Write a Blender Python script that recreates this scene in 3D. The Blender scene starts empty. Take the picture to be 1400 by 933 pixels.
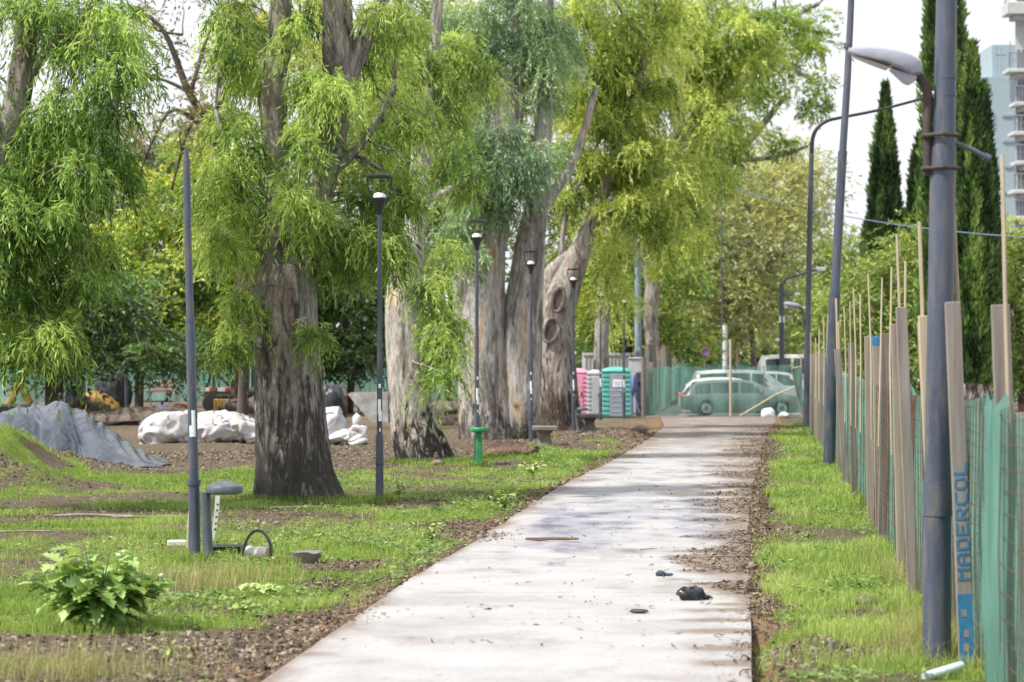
import bpy, math, random
import numpy as np
from mathutils import Vector, Matrix

R = random.Random(7)
N = np.random.default_rng(7)
F = 3500.0      # focal length in photo pixels (1400 wide) = 90 mm lens
H = 2.1         # eye height
SC = bpy.context.scene
COL = SC.collection

def at(px, py, Y):
    return np.array(((px - 700) * Y / F, Y, H - (py - 490) * Y / F))
def gy(py): return F * H / (py - 490)
def gp(px, py):
    Y = gy(py); return np.array(((px - 700) * Y / F, Y))

# ------------------------------------------------------------------ noise
def _hash(ix, iy, iz):
    h = (ix * 374761393 + iy * 668265263 + iz * 2147483647 * 3 + 1013904223) & 0xffffffff
    h = ((h ^ (h >> 13)) * 1274126177) & 0xffffffff
    h = ((h ^ (h >> 15)) * 2246822519) & 0xffffffff
    return ((h ^ (h >> 16)) & 0xffffff) / 8388607.5 - 1.0
def vnoise(p):
    p = np.asarray(p, float)
    i = np.floor(p).astype(np.int64); f = p - i
    u = f * f * (3 - 2 * f)
    r = 0
    for dx in (0, 1):
        for dy in (0, 1):
            for dz in (0, 1):
                w = (u[..., 0] if dx else 1 - u[..., 0]) * (u[..., 1] if dy else 1 - u[..., 1]) * (u[..., 2] if dz else 1 - u[..., 2])
                r = r + w * _hash(i[..., 0] + dx, i[..., 1] + dy, i[..., 2] + dz)
    return r
def fbm(p, o=4):
    p = np.asarray(p, float); a = 1.0; r = 0; t = 0
    for k in range(o):
        r = r + a * vnoise(p + 17.3 * k); t += a; p = p * 2.03; a *= .5
    return r / t
def n2(X, Y, s, o=3, z=0.0):
    X = np.asarray(X, float); Y = np.asarray(Y, float)
    return fbm(np.stack([X * s, Y * s, np.full(np.broadcast(X, Y).shape, z)], -1), o)

# ------------------------------------------------------------------ mesh helpers
ORG = {}
def prop(o, label=None, cat=None, group=None, kind=None):
    if label: o['label'] = label
    if cat: o['category'] = cat
    if group: o['group'] = group
    if kind: o['kind'] = kind
    return o
def thing(name, label, cat, loc, group=None):
    o = bpy.data.objects.new(name, None); COL.objects.link(o)
    o.location = Vector(loc); o.empty_display_size = .1
    ORG[o.name] = np.array(loc, float)
    return prop(o, label, cat, group)
def copy_tree(o, loc, label=None, scale=None, rotz=None):
    def cp(s, par):
        c = s.copy(); COL.objects.link(c)
        if par is not None: c.parent = par
        for ch in list(s.children): cp(ch, c)
        return c
    r = cp(o, None)
    r.location = Vector(loc)
    if scale: r.scale = scale
    if rotz is not None: r.rotation_euler.z = rotz
    if label: r['label'] = label
    return r
def mesh_np(name, V, loops, starts, mat, parent=None, smooth=False, attrs=None, org=None):
    me = bpy.data.meshes.new(name)
    V = np.asarray(V, np.float64)
    if parent is not None: o0 = ORG[parent.name]
    else: o0 = np.array(org if org is not None else (0, 0, 0), float)
    V = V - o0
    me.vertices.add(len(V)); me.vertices.foreach_set('co', V.astype(np.float32).ravel())
    loops = np.asarray(loops, np.int32); starts = np.asarray(starts, np.int32)
    me.loops.add(len(loops)); me.loops.foreach_set('vertex_index', loops)
    me.polygons.add(len(starts)); me.polygons.foreach_set('loop_start', starts)
    me.polygons.foreach_set('use_smooth', np.full(len(starts), smooth))
    for k, a in (attrs or {}).items():
        at_ = me.attributes.new(k, 'FLOAT', 'POINT'); at_.data.foreach_set('value', np.asarray(a, np.float32))
    me.update(calc_edges=True); me.validate()
    if mat: me.materials.append(mat)
    o = bpy.data.objects.new(name, me); COL.objects.link(o)
    ORG[o.name] = o0
    if parent is not None: o.parent = parent
    else: o.location = Vector(o0)
    return o

def frames(pts):
    pts = np.asarray(pts, float); T = np.gradient(pts, axis=0)
    T /= np.linalg.norm(T, axis=1)[:, None] + 1e-12
    up = np.array((0, 1., 0)) if abs(T[0][1]) < .9 else np.array((1., 0, 0))
    A = []; a = np.cross(T[0], up); a /= np.linalg.norm(a)
    for t in T:
        a = a - t * np.dot(a, t); a /= np.linalg.norm(a) + 1e-12; A.append(a.copy())
    A = np.array(A); B = np.cross(T, A)
    return T, A, B
def resample(pts, rad, step):
    pts = np.asarray(pts, float); rad = np.asarray(rad, float)
    P = np.vstack([2 * pts[0] - pts[1], pts, 2 * pts[-1] - pts[-2]])
    op, orr = [], []
    for k in range(len(pts) - 1):
        n = max(2, int(np.linalg.norm(pts[k + 1] - pts[k]) / step))
        for t in np.arange(n) / n:
            p0, p1, p2, p3 = P[k], P[k + 1], P[k + 2], P[k + 3]
            op.append(.5 * ((2 * p1) + (-p0 + p2) * t + (2 * p0 - 5 * p1 + 4 * p2 - p3) * t * t + (-p0 + 3 * p1 - 3 * p2 + p3) * t ** 3))
            orr.append(rad[k] + (rad[k + 1] - rad[k]) * t)
    op.append(pts[-1]); orr.append(rad[-1])
    return np.array(op), np.array(orr)

class MB:
    def __init__(s): s.v = []; s.f = []; s.n = 0
    def add(s, V, Fs):
        V = np.asarray(V, float); s.v.append(V)
        s.f += [tuple(int(i) + s.n for i in f) for f in Fs]; s.n += len(V); return s
    def tube(s, pts, rad, n=8, cap=True, step=None, disp=None, close=False):
        pts = np.asarray(pts, float)
        rad = np.full(len(pts), rad, float) if np.isscalar(rad) else np.asarray(rad, float)
        if step: pts, rad = resample(pts, rad, step)
        T, A, B = frames(pts); m = len(pts)
        th = np.arange(n) * 2 * math.pi / n
        D = A[:, None, :] * np.cos(th)[None, :, None] + B[:, None, :] * np.sin(th)[None, :, None]
        rr = np.repeat(rad[:, None], n, 1)
        if disp is not None: rr = rr * (1 + disp(pts, th, D))
        V = (pts[:, None, :] + D * rr[..., None]).reshape(-1, 3)
        Fs = [(i * n + j, i * n + (j + 1) % n, (i + 1) * n + (j + 1) % n, (i + 1) * n + j) for i in range(m - 1) for j in range(n)]
        if cap: Fs += [tuple(range(n))[::-1], tuple(range((m - 1) * n, m * n))]
        return s.add(V, Fs)
    def box(s, c, size, M=None, top=1.0):
        x, y, z = np.array(size) / 2.0
        V = np.array([(-x, -y, -z), (x, -y, -z), (x, y, -z), (-x, y, -z), (-x * top, -y * top, z), (x * top, -y * top, z), (x * top, y * top, z), (-x * top, y * top, z)])
        if M is not None: V = V @ np.array(M).T
        return s.add(V + np.array(c), [(3, 2, 1, 0), (4, 5, 6, 7), (0, 1, 5, 4), (1, 2, 6, 5), (2, 3, 7, 6), (3, 0, 4, 7)])
    def rbox(s, c, size, b=.01, M=None):
        x, y, z = np.array(size) / 2.0; b = min(b, x * .9, y * .9, z * .9)
        V = []
        for zz, e in ((-z, b), (-z + b, 0), (z - b, 0), (z, b)):
            X, Yy = x - e, y - e
            V += [(-X + b, -Yy, zz), (X - b, -Yy, zz), (X, -Yy + b, zz), (X, Yy - b, zz), (X - b, Yy, zz), (-X + b, Yy, zz), (-X, Yy - b, zz), (-X, -Yy + b, zz)]
        V = np.array(V)
        if M is not None: V = V @ np.array(M).T
        Fs = [tuple(range(8))[::-1], tuple(range(24, 32))]
        for k in range(3):
            for j in range(8): Fs.append((k * 8 + j, k * 8 + (j + 1) % 8, k * 8 + 8 + (j + 1) % 8, k * 8 + 8 + j))
        return s.add(V + np.array(c), Fs)
    def lathe(s, prof, o, n=20, M=None):
        V = []
        for r, z in prof:
            for k in range(n):
                t = 2 * math.pi * k / n; V.append((r * math.cos(t), r * math.sin(t), z))
        V = np.array(V)
        if M is not None: V = V @ np.array(M).T
        m = len(prof)
        Fs = [(i * n + j, i * n + (j + 1) % n, (i + 1) * n + (j + 1) % n, (i + 1) * n + j) for i in range(m - 1) for j in range(n)]
        Fs += [tuple(range(n))[::-1], tuple(range((m - 1) * n, m * n))]
        return s.add(V + np.array(o), Fs)
    def prism(s, out, depth, o, ux, uy, uz):
        """outline (list of 2d) in the ux,uy plane, extruded along uz"""
        ux, uy, uz, o = map(lambda a: np.array(a, float), (ux, uy, uz, o))
        n = len(out)
        V = [o + ux * a + uy * b for a, b in out] + [o + ux * a + uy * b + uz * depth for a, b in out]
        Fs = [tuple(range(n))[::-1], tuple(range(n, 2 * n))] + [(i, (i + 1) % n, n + (i + 1) % n, n + i) for i in range(n)]
        return s.add(V, Fs)
    def sheet(s, G):
        G = np.asarray(G, float); a, b = G.shape[:2]
        return s.add(G.reshape(-1, 3), [(i * b + j, i * b + j + 1, (i + 1) * b + j + 1, (i + 1) * b + j) for i in range(a - 1) for j in range(b - 1)])
    def blob(s, c, r, amp=.2, fr=1.5, nu=16, nv=10, seed=0, flat=None, M=None):
        V = []
        for i in range(nv + 1):
            ph = math.pi * i / nv
            for j in range(nu):
                t = 2 * math.pi * j / nu
                V.append((math.sin(ph) * math.cos(t), math.sin(ph) * math.sin(t), math.cos(ph)))
        V = np.array(V); d = 1 + amp * fbm(V * fr + seed * 7.7, 3); V = V * d[:, None] * np.array(r)
        if M is not None: V = V @ np.array(M).T
        V = V + np.array(c)
        if flat is not None: V[:, 2] = np.maximum(V[:, 2], flat)
        return s.add(V, [(i * nu + j, (i + 1) * nu + j, (i + 1) * nu + (j + 1) % nu, i * nu + (j + 1) % nu) for i in range(nv) for j in range(nu)])
    def build(s, name, mat, parent=None, smooth=True, org=None, sharp=35):
        V = np.vstack(s.v)
        loops = [i for f in s.f for i in f]; st = np.cumsum([0] + [len(f) for f in s.f[:-1]])
        o = mesh_np(name, V, loops, st, mat, parent, smooth, org=org)
        if smooth and sharp:
            try: o.data.set_sharp_from_angle(angle=math.radians(sharp))
            except Exception: pass
        return o
def rotm(axis, deg): return np.array(Matrix.Rotation(math.radians(deg), 3, axis))

# ------------------------------------------------------------------ materials
MATS = {}
def nodes_of(name):
    m = bpy.data.materials.new(name); m.use_nodes = True
    nt = m.node_tree; nt.nodes.clear()
    def nd(t, **k):
        n = nt.nodes.new(t)
        for a, b in k.items():
            if a == 'ins':
                for i, v in b.items(): n.inputs[i].default_value = v
            else: setattr(n, a, b)
        return n
    return m, nt, nd, nt.links.new
def c4(c): return (c[0], c[1], c[2], 1.0)
def ramp(nd, stops, interp='LINEAR'):
    r = nd('ShaderNodeValToRGB'); cr = r.color_ramp; cr.interpolation = interp
    while len(cr.elements) < len(stops): cr.elements.new(.5)
    for e, (p, c) in zip(cr.elements, stops):
        e.position = p; e.color = c4(c) if hasattr(c, '__len__') else (c, c, c, 1)
    return r
def pmat(name, cols, scale=(4, 4, 4), rough=.6, metal=0.0, bump=.15, bscale=40, spec=.5, lo=.3, hi=.7, detail=6, grime=None, coat=0.0):
    """procedural paint / stone / cloth: noise-mixed colours, fine dirt, bump"""
    if name in MATS: return MATS[name]
    m, nt, nd, L = nodes_of(name)
    tc = nd('ShaderNodeTexCoord'); mp = nd('ShaderNodeMapping'); mp.inputs['Scale'].default_value = scale
    L(tc.outputs['Object'], mp.inputs[0])
    nz = nd('ShaderNodeTexNoise', ins={'Scale': 1.0, 'Detail': detail, 'Roughness': .65}); L(mp.outputs[0], nz.inputs['Vector'])
    k = len(cols)
    rp = ramp(nd, [(lo + (hi - lo) * i / max(1, k - 1), c) for i, c in enumerate(cols)]); L(nz.outputs['Fac'], rp.inputs[0])
    col = rp.outputs[0]
    fz = nd('ShaderNodeTexNoise', ins={'Scale': bscale, 'Detail': 4.0}); L(tc.outputs['Object'], fz.inputs['Vector'])
    if grime:
        g = ramp(nd, [(.48, 0.0), (.66, 1.0)]); g2 = nd('ShaderNodeTexNoise', ins={'Scale': 2.3, 'Detail': 8.0, 'Roughness': .75}); L(mp.outputs[0], g2.inputs['Vector'])
        L(g2.outputs['Fac'], g.inputs[0]); mx = nd('ShaderNodeMixRGB'); mx.inputs[2].default_value = c4(grime)
        L(g.outputs[0], mx.inputs[0]); L(col, mx.inputs[1]); col = mx.outputs[0]
    b = nd('ShaderNodeBsdfPrincipled', ins={'Metallic': metal, 'Specular IOR Level': spec, 'Coat Weight': coat})
    L(col, b.inputs['Base Color'])
    rr = nd('ShaderNodeMapRange', ins={'From Min': .3, 'From Max': .7, 'To Min': max(.05, rough - .12), 'To Max': min(1, rough + .12)})
    L(nz.outputs['Fac'], rr.inputs[0]); L(rr.outputs[0], b.inputs['Roughness'])
    if bump:
        bp = nd('ShaderNodeBump', ins={'Strength': bump, 'Distance': .02}); L(fz.outputs['Fac'], bp.inputs['Height']); L(bp.outputs[0], b.inputs['Normal'])
    o = nd('ShaderNodeOutputMaterial'); L(b.outputs[0], o.inputs[0])
    MATS[name] = m; return m
def flat(name, c, rough=.5, metal=0.0, **k):
    d = [tuple(x * .82 for x in c), c, tuple(min(1, x * 1.12) for x in c)]
    return pmat(name, d, rough=rough, metal=metal, **k)

def leafmat(name, dark, mid, light, trans=.35, gloss=.05, rnd=.35):
    m, nt, nd, L = nodes_of(name)
    a = nd('ShaderNodeAttribute', attribute_name='tone')
    g = nd('ShaderNodeNewGeometry')
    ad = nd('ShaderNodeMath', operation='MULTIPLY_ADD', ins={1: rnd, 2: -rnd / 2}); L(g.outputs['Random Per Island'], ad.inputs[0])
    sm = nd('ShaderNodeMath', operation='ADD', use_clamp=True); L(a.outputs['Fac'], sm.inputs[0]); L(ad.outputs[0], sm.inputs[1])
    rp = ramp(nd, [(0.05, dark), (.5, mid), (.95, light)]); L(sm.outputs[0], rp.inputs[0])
    df = nd('ShaderNodeBsdfDiffuse'); L(rp.outputs[0], df.inputs[0])
    tr = nd('ShaderNodeBsdfTranslucent')
    hs = nd('ShaderNodeHueSaturation', ins={'Hue': .495, 'Saturation': 1.0, 'Value': 1.55}); L(rp.outputs[0], hs.inputs['Color']); L(hs.outputs[0], tr.inputs[0])
    mx = nd('ShaderNodeMixShader', ins={0: trans}); L(df.outputs[0], mx.inputs[1]); L(tr.outputs[0], mx.inputs[2])
    gl = nd('ShaderNodeBsdfGlossy', ins={'Roughness': .55}); gl.inputs[0].default_value = (1, 1, 1, 1)
    mg = nd('ShaderNodeMixShader', ins={0: gloss}); L(mx.outputs[0], mg.inputs[1]); L(gl.outputs[0], mg.inputs[2])
    o = nd('ShaderNodeOutputMaterial'); L(mg.outputs[0], o.inputs[0]); return m

def barkmat(name, dark, grey, pale, tan, darkfrac=.5, basedark=2.0, zs=.7, tanat=.66):
    """flaking eucalyptus bark: big vertical patches, streaks, black stains towards the base"""
    m, nt, nd, L = nodes_of(name)
    tc = nd('ShaderNodeTexCoord')
    def noise(sx, sz, det, rough=.6, dist=0.0):
        mp = nd('ShaderNodeMapping'); mp.inputs['Scale'].default_value = (sx, sx, sz); L(tc.outputs['Object'], mp.inputs[0])
        n = nd('ShaderNodeTexNoise', ins={'Scale': 1.0, 'Detail': det, 'Roughness': rough, 'Distortion': dist}); L(mp.outputs[0], n.inputs['Vector']); return n
    big = noise(2.6, zs, 7, .62, .6)
    r1 = ramp(nd, [(.34, tuple(x * .6 for x in grey)), (.42, grey), (.46, tuple(x * .7 for x in pale)), (.5, pale), (.58, tuple(x * .9 for x in pale)), (tanat, tan), (tanat + .06, tuple(x * .75 for x in tan))])
    L(big.outputs['Fac'], r1.inputs[0])
    st = noise(15, 2.6, 7, .72, .5)
    r2 = ramp(nd, [(.33, .28), (.48, .8), (.6, 1.25)]); L(st.outputs['Fac'], r2.inputs[0])
    mu = nd('ShaderNodeMixRGB', blend_type='MULTIPLY', ins={0: .8}); L(r1.outputs[0], mu.inputs[1]); L(r2.outputs[0], mu.inputs[2])
    # dark stain, stronger near the ground
    sp = nd('ShaderNodeSeparateXYZ'); L(tc.outputs['Object'], sp.inputs[0])
    hz = nd('ShaderNodeMapRange', ins={'From Min': 0.0, 'From Max': basedark, 'To Min': .22, 'To Max': 0.0}); L(sp.outputs['Z'], hz.inputs[0])
    dn = noise(5.5, 1.5, 9, .72, .9); da = nd('ShaderNodeMath', operation='ADD'); L(dn.outputs['Fac'], da.inputs[0]); L(hz.outputs[0], da.inputs[1])
    dr = ramp(nd, [(1 - darkfrac, 0.0), (1 - darkfrac + .09, 1.0)]); L(da.outputs[0], dr.inputs[0])
    d2 = nd('ShaderNodeMixRGB', blend_type='MULTIPLY', ins={0: .7}); d2.inputs[1].default_value = c4(dark); L(r2.outputs[0], d2.inputs[2])
    mx = nd('ShaderNodeMixRGB'); L(dr.outputs[0], mx.inputs[0]); L(mu.outputs[0], mx.inputs[1]); L(d2.outputs[0], mx.inputs[2])
    fk = noise(9, 3.2, 7, .7, .6); fr = ramp(nd, [(.56, 0.0), (.64, .75)]); L(fk.outputs['Fac'], fr.inputs[0])
    mf = nd('ShaderNodeMixRGB'); mf.inputs[2].default_value = c4(tuple(.5 * a_ + .5 * b_ for a_, b_ in zip(grey, pale))); L(fr.outputs[0], mf.inputs[0]); L(mx.outputs[0], mf.inputs[1]); mx = mf
    sp2 = noise(38, 9, 4, .6); r3 = ramp(nd, [(.66, 0.0), (.7, 1.0)]); L(sp2.outputs['Fac'], r3.inputs[0])
    m3 = nd('ShaderNodeMixRGB'); m3.inputs[2].default_value = c4(tuple(x * .55 for x in dark)); L(r3.outputs[0], m3.inputs[0]); L(mx.outputs[0], m3.inputs[1])
    b = nd('ShaderNodeBsdfPrincipled', ins={'Roughness': .88, 'Specular IOR Level': .25}); L(m3.outputs[0], b.inputs['Base Color'])
    hh = nd('ShaderNodeMath', operation='ADD'); L(st.outputs['Fac'], hh.inputs[0]); L(big.outputs['Fac'], hh.inputs[1])
    bp = nd('ShaderNodeBump', ins={'Strength': 1.0, 'Distance': .06}); L(hh.outputs[0], bp.inputs['Height']); L(bp.outputs[0], b.inputs['Normal'])
    o = nd('ShaderNodeOutputMaterial'); L(b.outputs[0], o.inputs[0]); return m

def netmat(name, c, opacity, weave=0.0):
    m, nt, nd, L = nodes_of(name)
    tc = nd('ShaderNodeTexCoord'); mp = nd('ShaderNodeMapping'); mp.inputs['Scale'].default_value = (3, 3, .5); L(tc.outputs['Object'], mp.inputs[0])
    nz = nd('ShaderNodeTexNoise', ins={'Scale': 1.6, 'Detail': 6.0}); L(mp.outputs[0], nz.inputs['Vector'])
    rp = ramp(nd, [(.3, tuple(x * .72 for x in c)), (.5, c), (.7, tuple(min(1, x * 1.25) for x in c))]); L(nz.outputs['Fac'], rp.inputs[0])
    df = nd('ShaderNodeBsdfDiffuse'); L(rp.outputs[0], df.inputs[0]); tl = nd('ShaderNodeBsdfTranslucent'); L(rp.outputs[0], tl.inputs[0])
    a = nd('ShaderNodeMixShader', ins={0: .4}); L(df.outputs[0], a.inputs[1]); L(tl.outputs[0], a.inputs[2])
    gl = nd('ShaderNodeBsdfGlossy', ins={'Roughness': .45}); g = nd('ShaderNodeMixShader', ins={0: .05}); L(a.outputs[0], g.inputs[1]); L(gl.outputs[0], g.inputs[2])
    tp = nd('ShaderNodeBsdfTransparent'); mr = nd('ShaderNodeMapRange', ins={'From Min': .3, 'From Max': .7, 'To Min': opacity - .1, 'To Max': min(1, opacity + .08)}); L(nz.outputs['Fac'], mr.inputs[0])
    x = nd('ShaderNodeMixShader'); L(mr.outputs[0], x.inputs[0]); L(tp.outputs[0], x.inputs[1]); L(g.outputs[0], x.inputs[2])
    o = nd('ShaderNodeOutputMaterial'); L(x.outputs[0], o.inputs[0]); return m
# ------------------------------------------------------------------ world, sun, camera
SUN_EL, SUN_AZ = 54.0, -116.0     # azimuth measured from +Y towards +X: light arrives from behind-left
w = bpy.data.worlds.new("World"); SC.world = w; w.use_nodes = True
nt = w.node_tree; nt.nodes.clear()
sky = nt.nodes.new('ShaderNodeTexSky'); sky.sky_type = 'NISHITA'; sky.sun_disc = False
sky.sun_elevation = math.radians(SUN_EL); sky.sun_rotation = math.radians(SUN_AZ); sky.dust_density = 4.0; sky.air_density = 1.0
cl = nt.nodes.new('ShaderNodeTexNoise'); cl.inputs['Scale'].default_value = 2.2; cl.inputs['Detail'].default_value = 6
tcw = nt.nodes.new('ShaderNodeTexCoord'); nt.links.new(tcw.outputs['Generated'], cl.inputs['Vector'])
mrw = nt.nodes.new('ShaderNodeMapRange'); mrw.inputs['From Min'].default_value = .3; mrw.inputs['From Max'].default_value = .7
mrw.inputs['To Min'].default_value = .82; mrw.inputs['To Max'].default_value = .98; nt.links.new(cl.outputs['Fac'], mrw.inputs[0])
mixw = nt.nodes.new('ShaderNodeMixRGB'); mixw.inputs[2].default_value = (11.4, 11.6, 12.1, 1)
nt.links.new(mrw.outputs[0], mixw.inputs[0]); nt.links.new(sky.outputs[0], mixw.inputs[1])
bg = nt.nodes.new('ShaderNodeBackground'); bg.inputs[1].default_value = .1; nt.links.new(mixw.outputs[0], bg.inputs[0])
ow = nt.nodes.new('ShaderNodeOutputWorld'); nt.links.new(bg.outputs[0], ow.inputs[0])

sl = bpy.data.lights.new('sun', 'SUN'); sl.energy = 6.6; sl.angle = math.radians(2.5); sl.color = (1, .95, .86)
so = bpy.data.objects.new('sun', sl); COL.objects.link(so)
el, az = math.radians(SUN_EL), math.radians(SUN_AZ)
sd = Vector((math.sin(az) * math.cos(el), math.cos(az) * math.cos(el), math.sin(el)))
so.rotation_euler = sd.to_track_quat('Z', 'Y').to_euler(); so.location = sd * 40

cam = bpy.data.cameras.new('camera'); co = bpy.data.objects.new('camera', cam); COL.objects.link(co)
cam.lens = 90; cam.sensor_width = 36; cam.clip_end = 3000; cam.shift_y = 23.5 / 1400
co.location = (0, 0, H); co.rotation_euler = (math.radians(90), 0, 0)
cam.dof.use_dof = True; cam.dof.focus_distance = 30; cam.dof.aperture_fstop = 3.0
SC.camera = co
SC.view_settings.view_transform = 'Standard'; SC.view_settings.look = 'None'; SC.view_settings.exposure = 0
SC.render.engine = 'CYCLES'
SC.cycles.max_bounces = 8; SC.cycles.transparent_max_bounces = 16; SC.cycles.diffuse_bounces = 4; SC.cycles.use_denoising = True

# ------------------------------------------------------------------ ground layout
LE = np.array([gp(*p) for p in ((330, 965), (372, 933), (560, 800), (690, 720), (760, 672), (840, 632), (890, 601), (908, 585), (903, 573))]); LE = np.vstack([[(-2.75, 4.0)], LE])
RE = np.array([gp(*p) for p in ((1030, 975), (1027, 933), (1027, 870), (1024, 790), (1024, 700), (1036, 640), (1046, 600), (1056, 585), (1062, 572.5))]); RE = np.vstack([[(.33, 4.0)], RE])
FENCE = np.array([(2.88, 12.0), (3.0, 15.0), (3.14, 17.7), (3.46, 22.1), (4.22, 29.4), (4.53, 32.4), (5.15, 38.7), (5.57, 42.7), (8.6, 73.5), (10.25, 89.6)])
END_Y = 89.6
def xl(Y): return np.interp(Y, LE[:, 1], LE[:, 0])
def xr(Y): return np.interp(Y, RE[:, 1], RE[:, 0])
def xf(Y): return np.interp(Y, FENCE[:, 1], FENCE[:, 0])
def heap(X, Y, px, py, rx, ry, h, sharp=1.0):
    c = gp(px, py)
    return h * np.exp(-(((X - c[0]) / rx) ** 2 + ((Y - c[1]) / ry) ** 2) ** sharp)
def gh(X, Y):
    X = np.asarray(X, float); Y = np.asarray(Y, float)
    z = .022 * n2(X, Y, .7, 3) + .012 * n2(X, Y, 4, 2)
    out = np.maximum(xl(Y) - X, X - xr(Y))
    z = z + .01
    m = .8 * np.exp(-(((X + 8.9) / 1.3) ** 2 + ((Y - 43.2) / 2.0) ** 2) ** 1.4)
    z = z + m * (1 + .35 * n2(X, Y, 1.3, 4))
    for (px, py, rx, ry, h) in ((120, 652, .9, 1.4, .28), (30, 668, .8, .8, .2), (270, 612, 2.4, 1.6, .07), (330, 606, 1.4, 1.4, .1), (700, 634, .9, 2.0, .16), (840, 600, 1.0, 5, .22), (790, 607, 1.2, 3, .12),
                             (1075, 842, .22, .7, .07), (1185, 838, .2, .35, .08), (1110, 885, .25, .5, .05), (560, 690, .5, 1.0, .08), (620, 720, .5, 1, .05), (640, 640, 2, 2, .04), (300, 590, 6, 3, .03)):
        z = z + heap(X, Y, px, py, rx, ry, h) * (1 + .7 * n2(X, Y, 2.2, 4))
    # the slab bed and the cut beside its near right edge
    k = np.clip(out / .35, 0, 1)
    z = np.where(out < -.03, -.08, np.where(out < .35, z * k + .052 * (1 - k), z))
    cut = np.clip(1 - np.abs(X - xr(Y) - .06) / .16, 0, 1) * np.clip((20.3 - Y) / 1.2, 0, 1)
    return z - .13 * cut
def g0(x, y): return float(gh(np.array([x]), np.array([y]))[0])
def g3(px, py):
    x, y = gp(px, py); return np.array((x, y, g0(x, y)))

def pip(X, Y, poly):
    ins = np.zeros(X.shape, bool); n = len(poly)
    for i in range(n):
        x1, y1 = poly[i]; x2, y2 = poly[(i + 1) % n]
        c = ((y1 > Y) != (y2 > Y)) & (X < (x2 - x1) * (Y - y1) / (y2 - y1 + 1e-12) + x1)
        ins ^= c
    return ins
GL = [gp(*p) for p in ((-80, 690), (0, 674), (95, 660), (180, 655), (330, 643), (470, 648), (560, 640), (640, 634), (700, 616), (800, 610), (850, 610), (835, 632), (765, 668), (700, 716), (600, 778), (545, 806), (470, 858), (350, 866), (150, 868), (-120, 866))]
GL2 = [gp(*p) for p in ((-60, 912), (120, 918), (260, 945), (300, 975), (-60, 975))]
BARE = [(560, 693, .75, 1.6), (610, 722, .6, .8), (180, 705, 1.4, 1.3), (420, 708, 1.0, .9), (330, 700, .8, .5), (700, 690, .4, 1.3), (480, 775, .55, .8), (440, 800, .4, .7), (430, 850, .5, .8), (60, 712, .7, 1.2), (660, 740, .4, .9), (520, 745, .4, .5)]
def cover(X, Y):
    """grass, litter, pale sand in 0..1 at ground points"""
    wx = X + .22 * n2(X, Y, 1.5, 4, 3.3); wy = Y + .5 * n2(X, Y, .9, 4, 8.1)
    g = (pip(wx, wy, GL) | pip(wx, wy, GL2)).astype(float)
    dl = xl(Y) - X; dr = X - xr(Y)
    e = .2 + .25 * n2(X, Y, .8, 3, 5.)
    g = np.where(dl < e + .15, g * .25, g)
    for (px, py, rx, ry) in BARE:
        c = gp(px, py); q = ((wx - c[0]) / rx) ** 2 + ((wy - c[1]) / ry) ** 2
        g = g * np.clip((q - .55) / .6, .12, 1)
    # mound on the left
    q = ((wx + 8.75) / 1.7) ** 2 + ((wy - 43.0) / 2.5) ** 2
    g = np.maximum(g, np.where((q < 1.0) & (n2(X, Y, 1.3, 3, 2.) > -.08), .95, 0.05))
    # verge on the right
    r = (dr > .12 + .5 * n2(X, Y, .7, 4, 9.) + .22 * np.clip((Y - 26) / 10, 0, 1)) & (X < xf(Y) + 1.2) & (Y < 80)
    near = np.clip((23.0 - wy) / 3, 0, 1) * (n2(X, Y, 2.1, 4, 4.) > -.05)
    g = np.maximum(g, r * (1 - .8 * near))
    g = g * np.clip(.76 + 1.8 * n2(X, Y, .6, 4, 12.), .08, 1)
    li = np.exp(-np.maximum(dl, 0) / .4) * (dl > 0) * (Y < 95) + np.exp(-np.maximum(dr, 0) / .4) * (dr > 0) * (Y < 95)
    li = np.clip(li * 1.1 + .35 * n2(X, Y, 1.1, 4, 1.) + .25 * (Y > 44) * (X < xl(Y)), 0, 1)
    pale = np.clip((Y - 52) / 40, 0, 1) * np.clip(.55 + 1.2 * n2(X, Y, .25, 4, 6.), 0, 1)
    pale = np.maximum(pale, np.clip((Y - 88) / 14, 0, 1) * .85)
    return np.clip(g, 0, 1), li, pale

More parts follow.
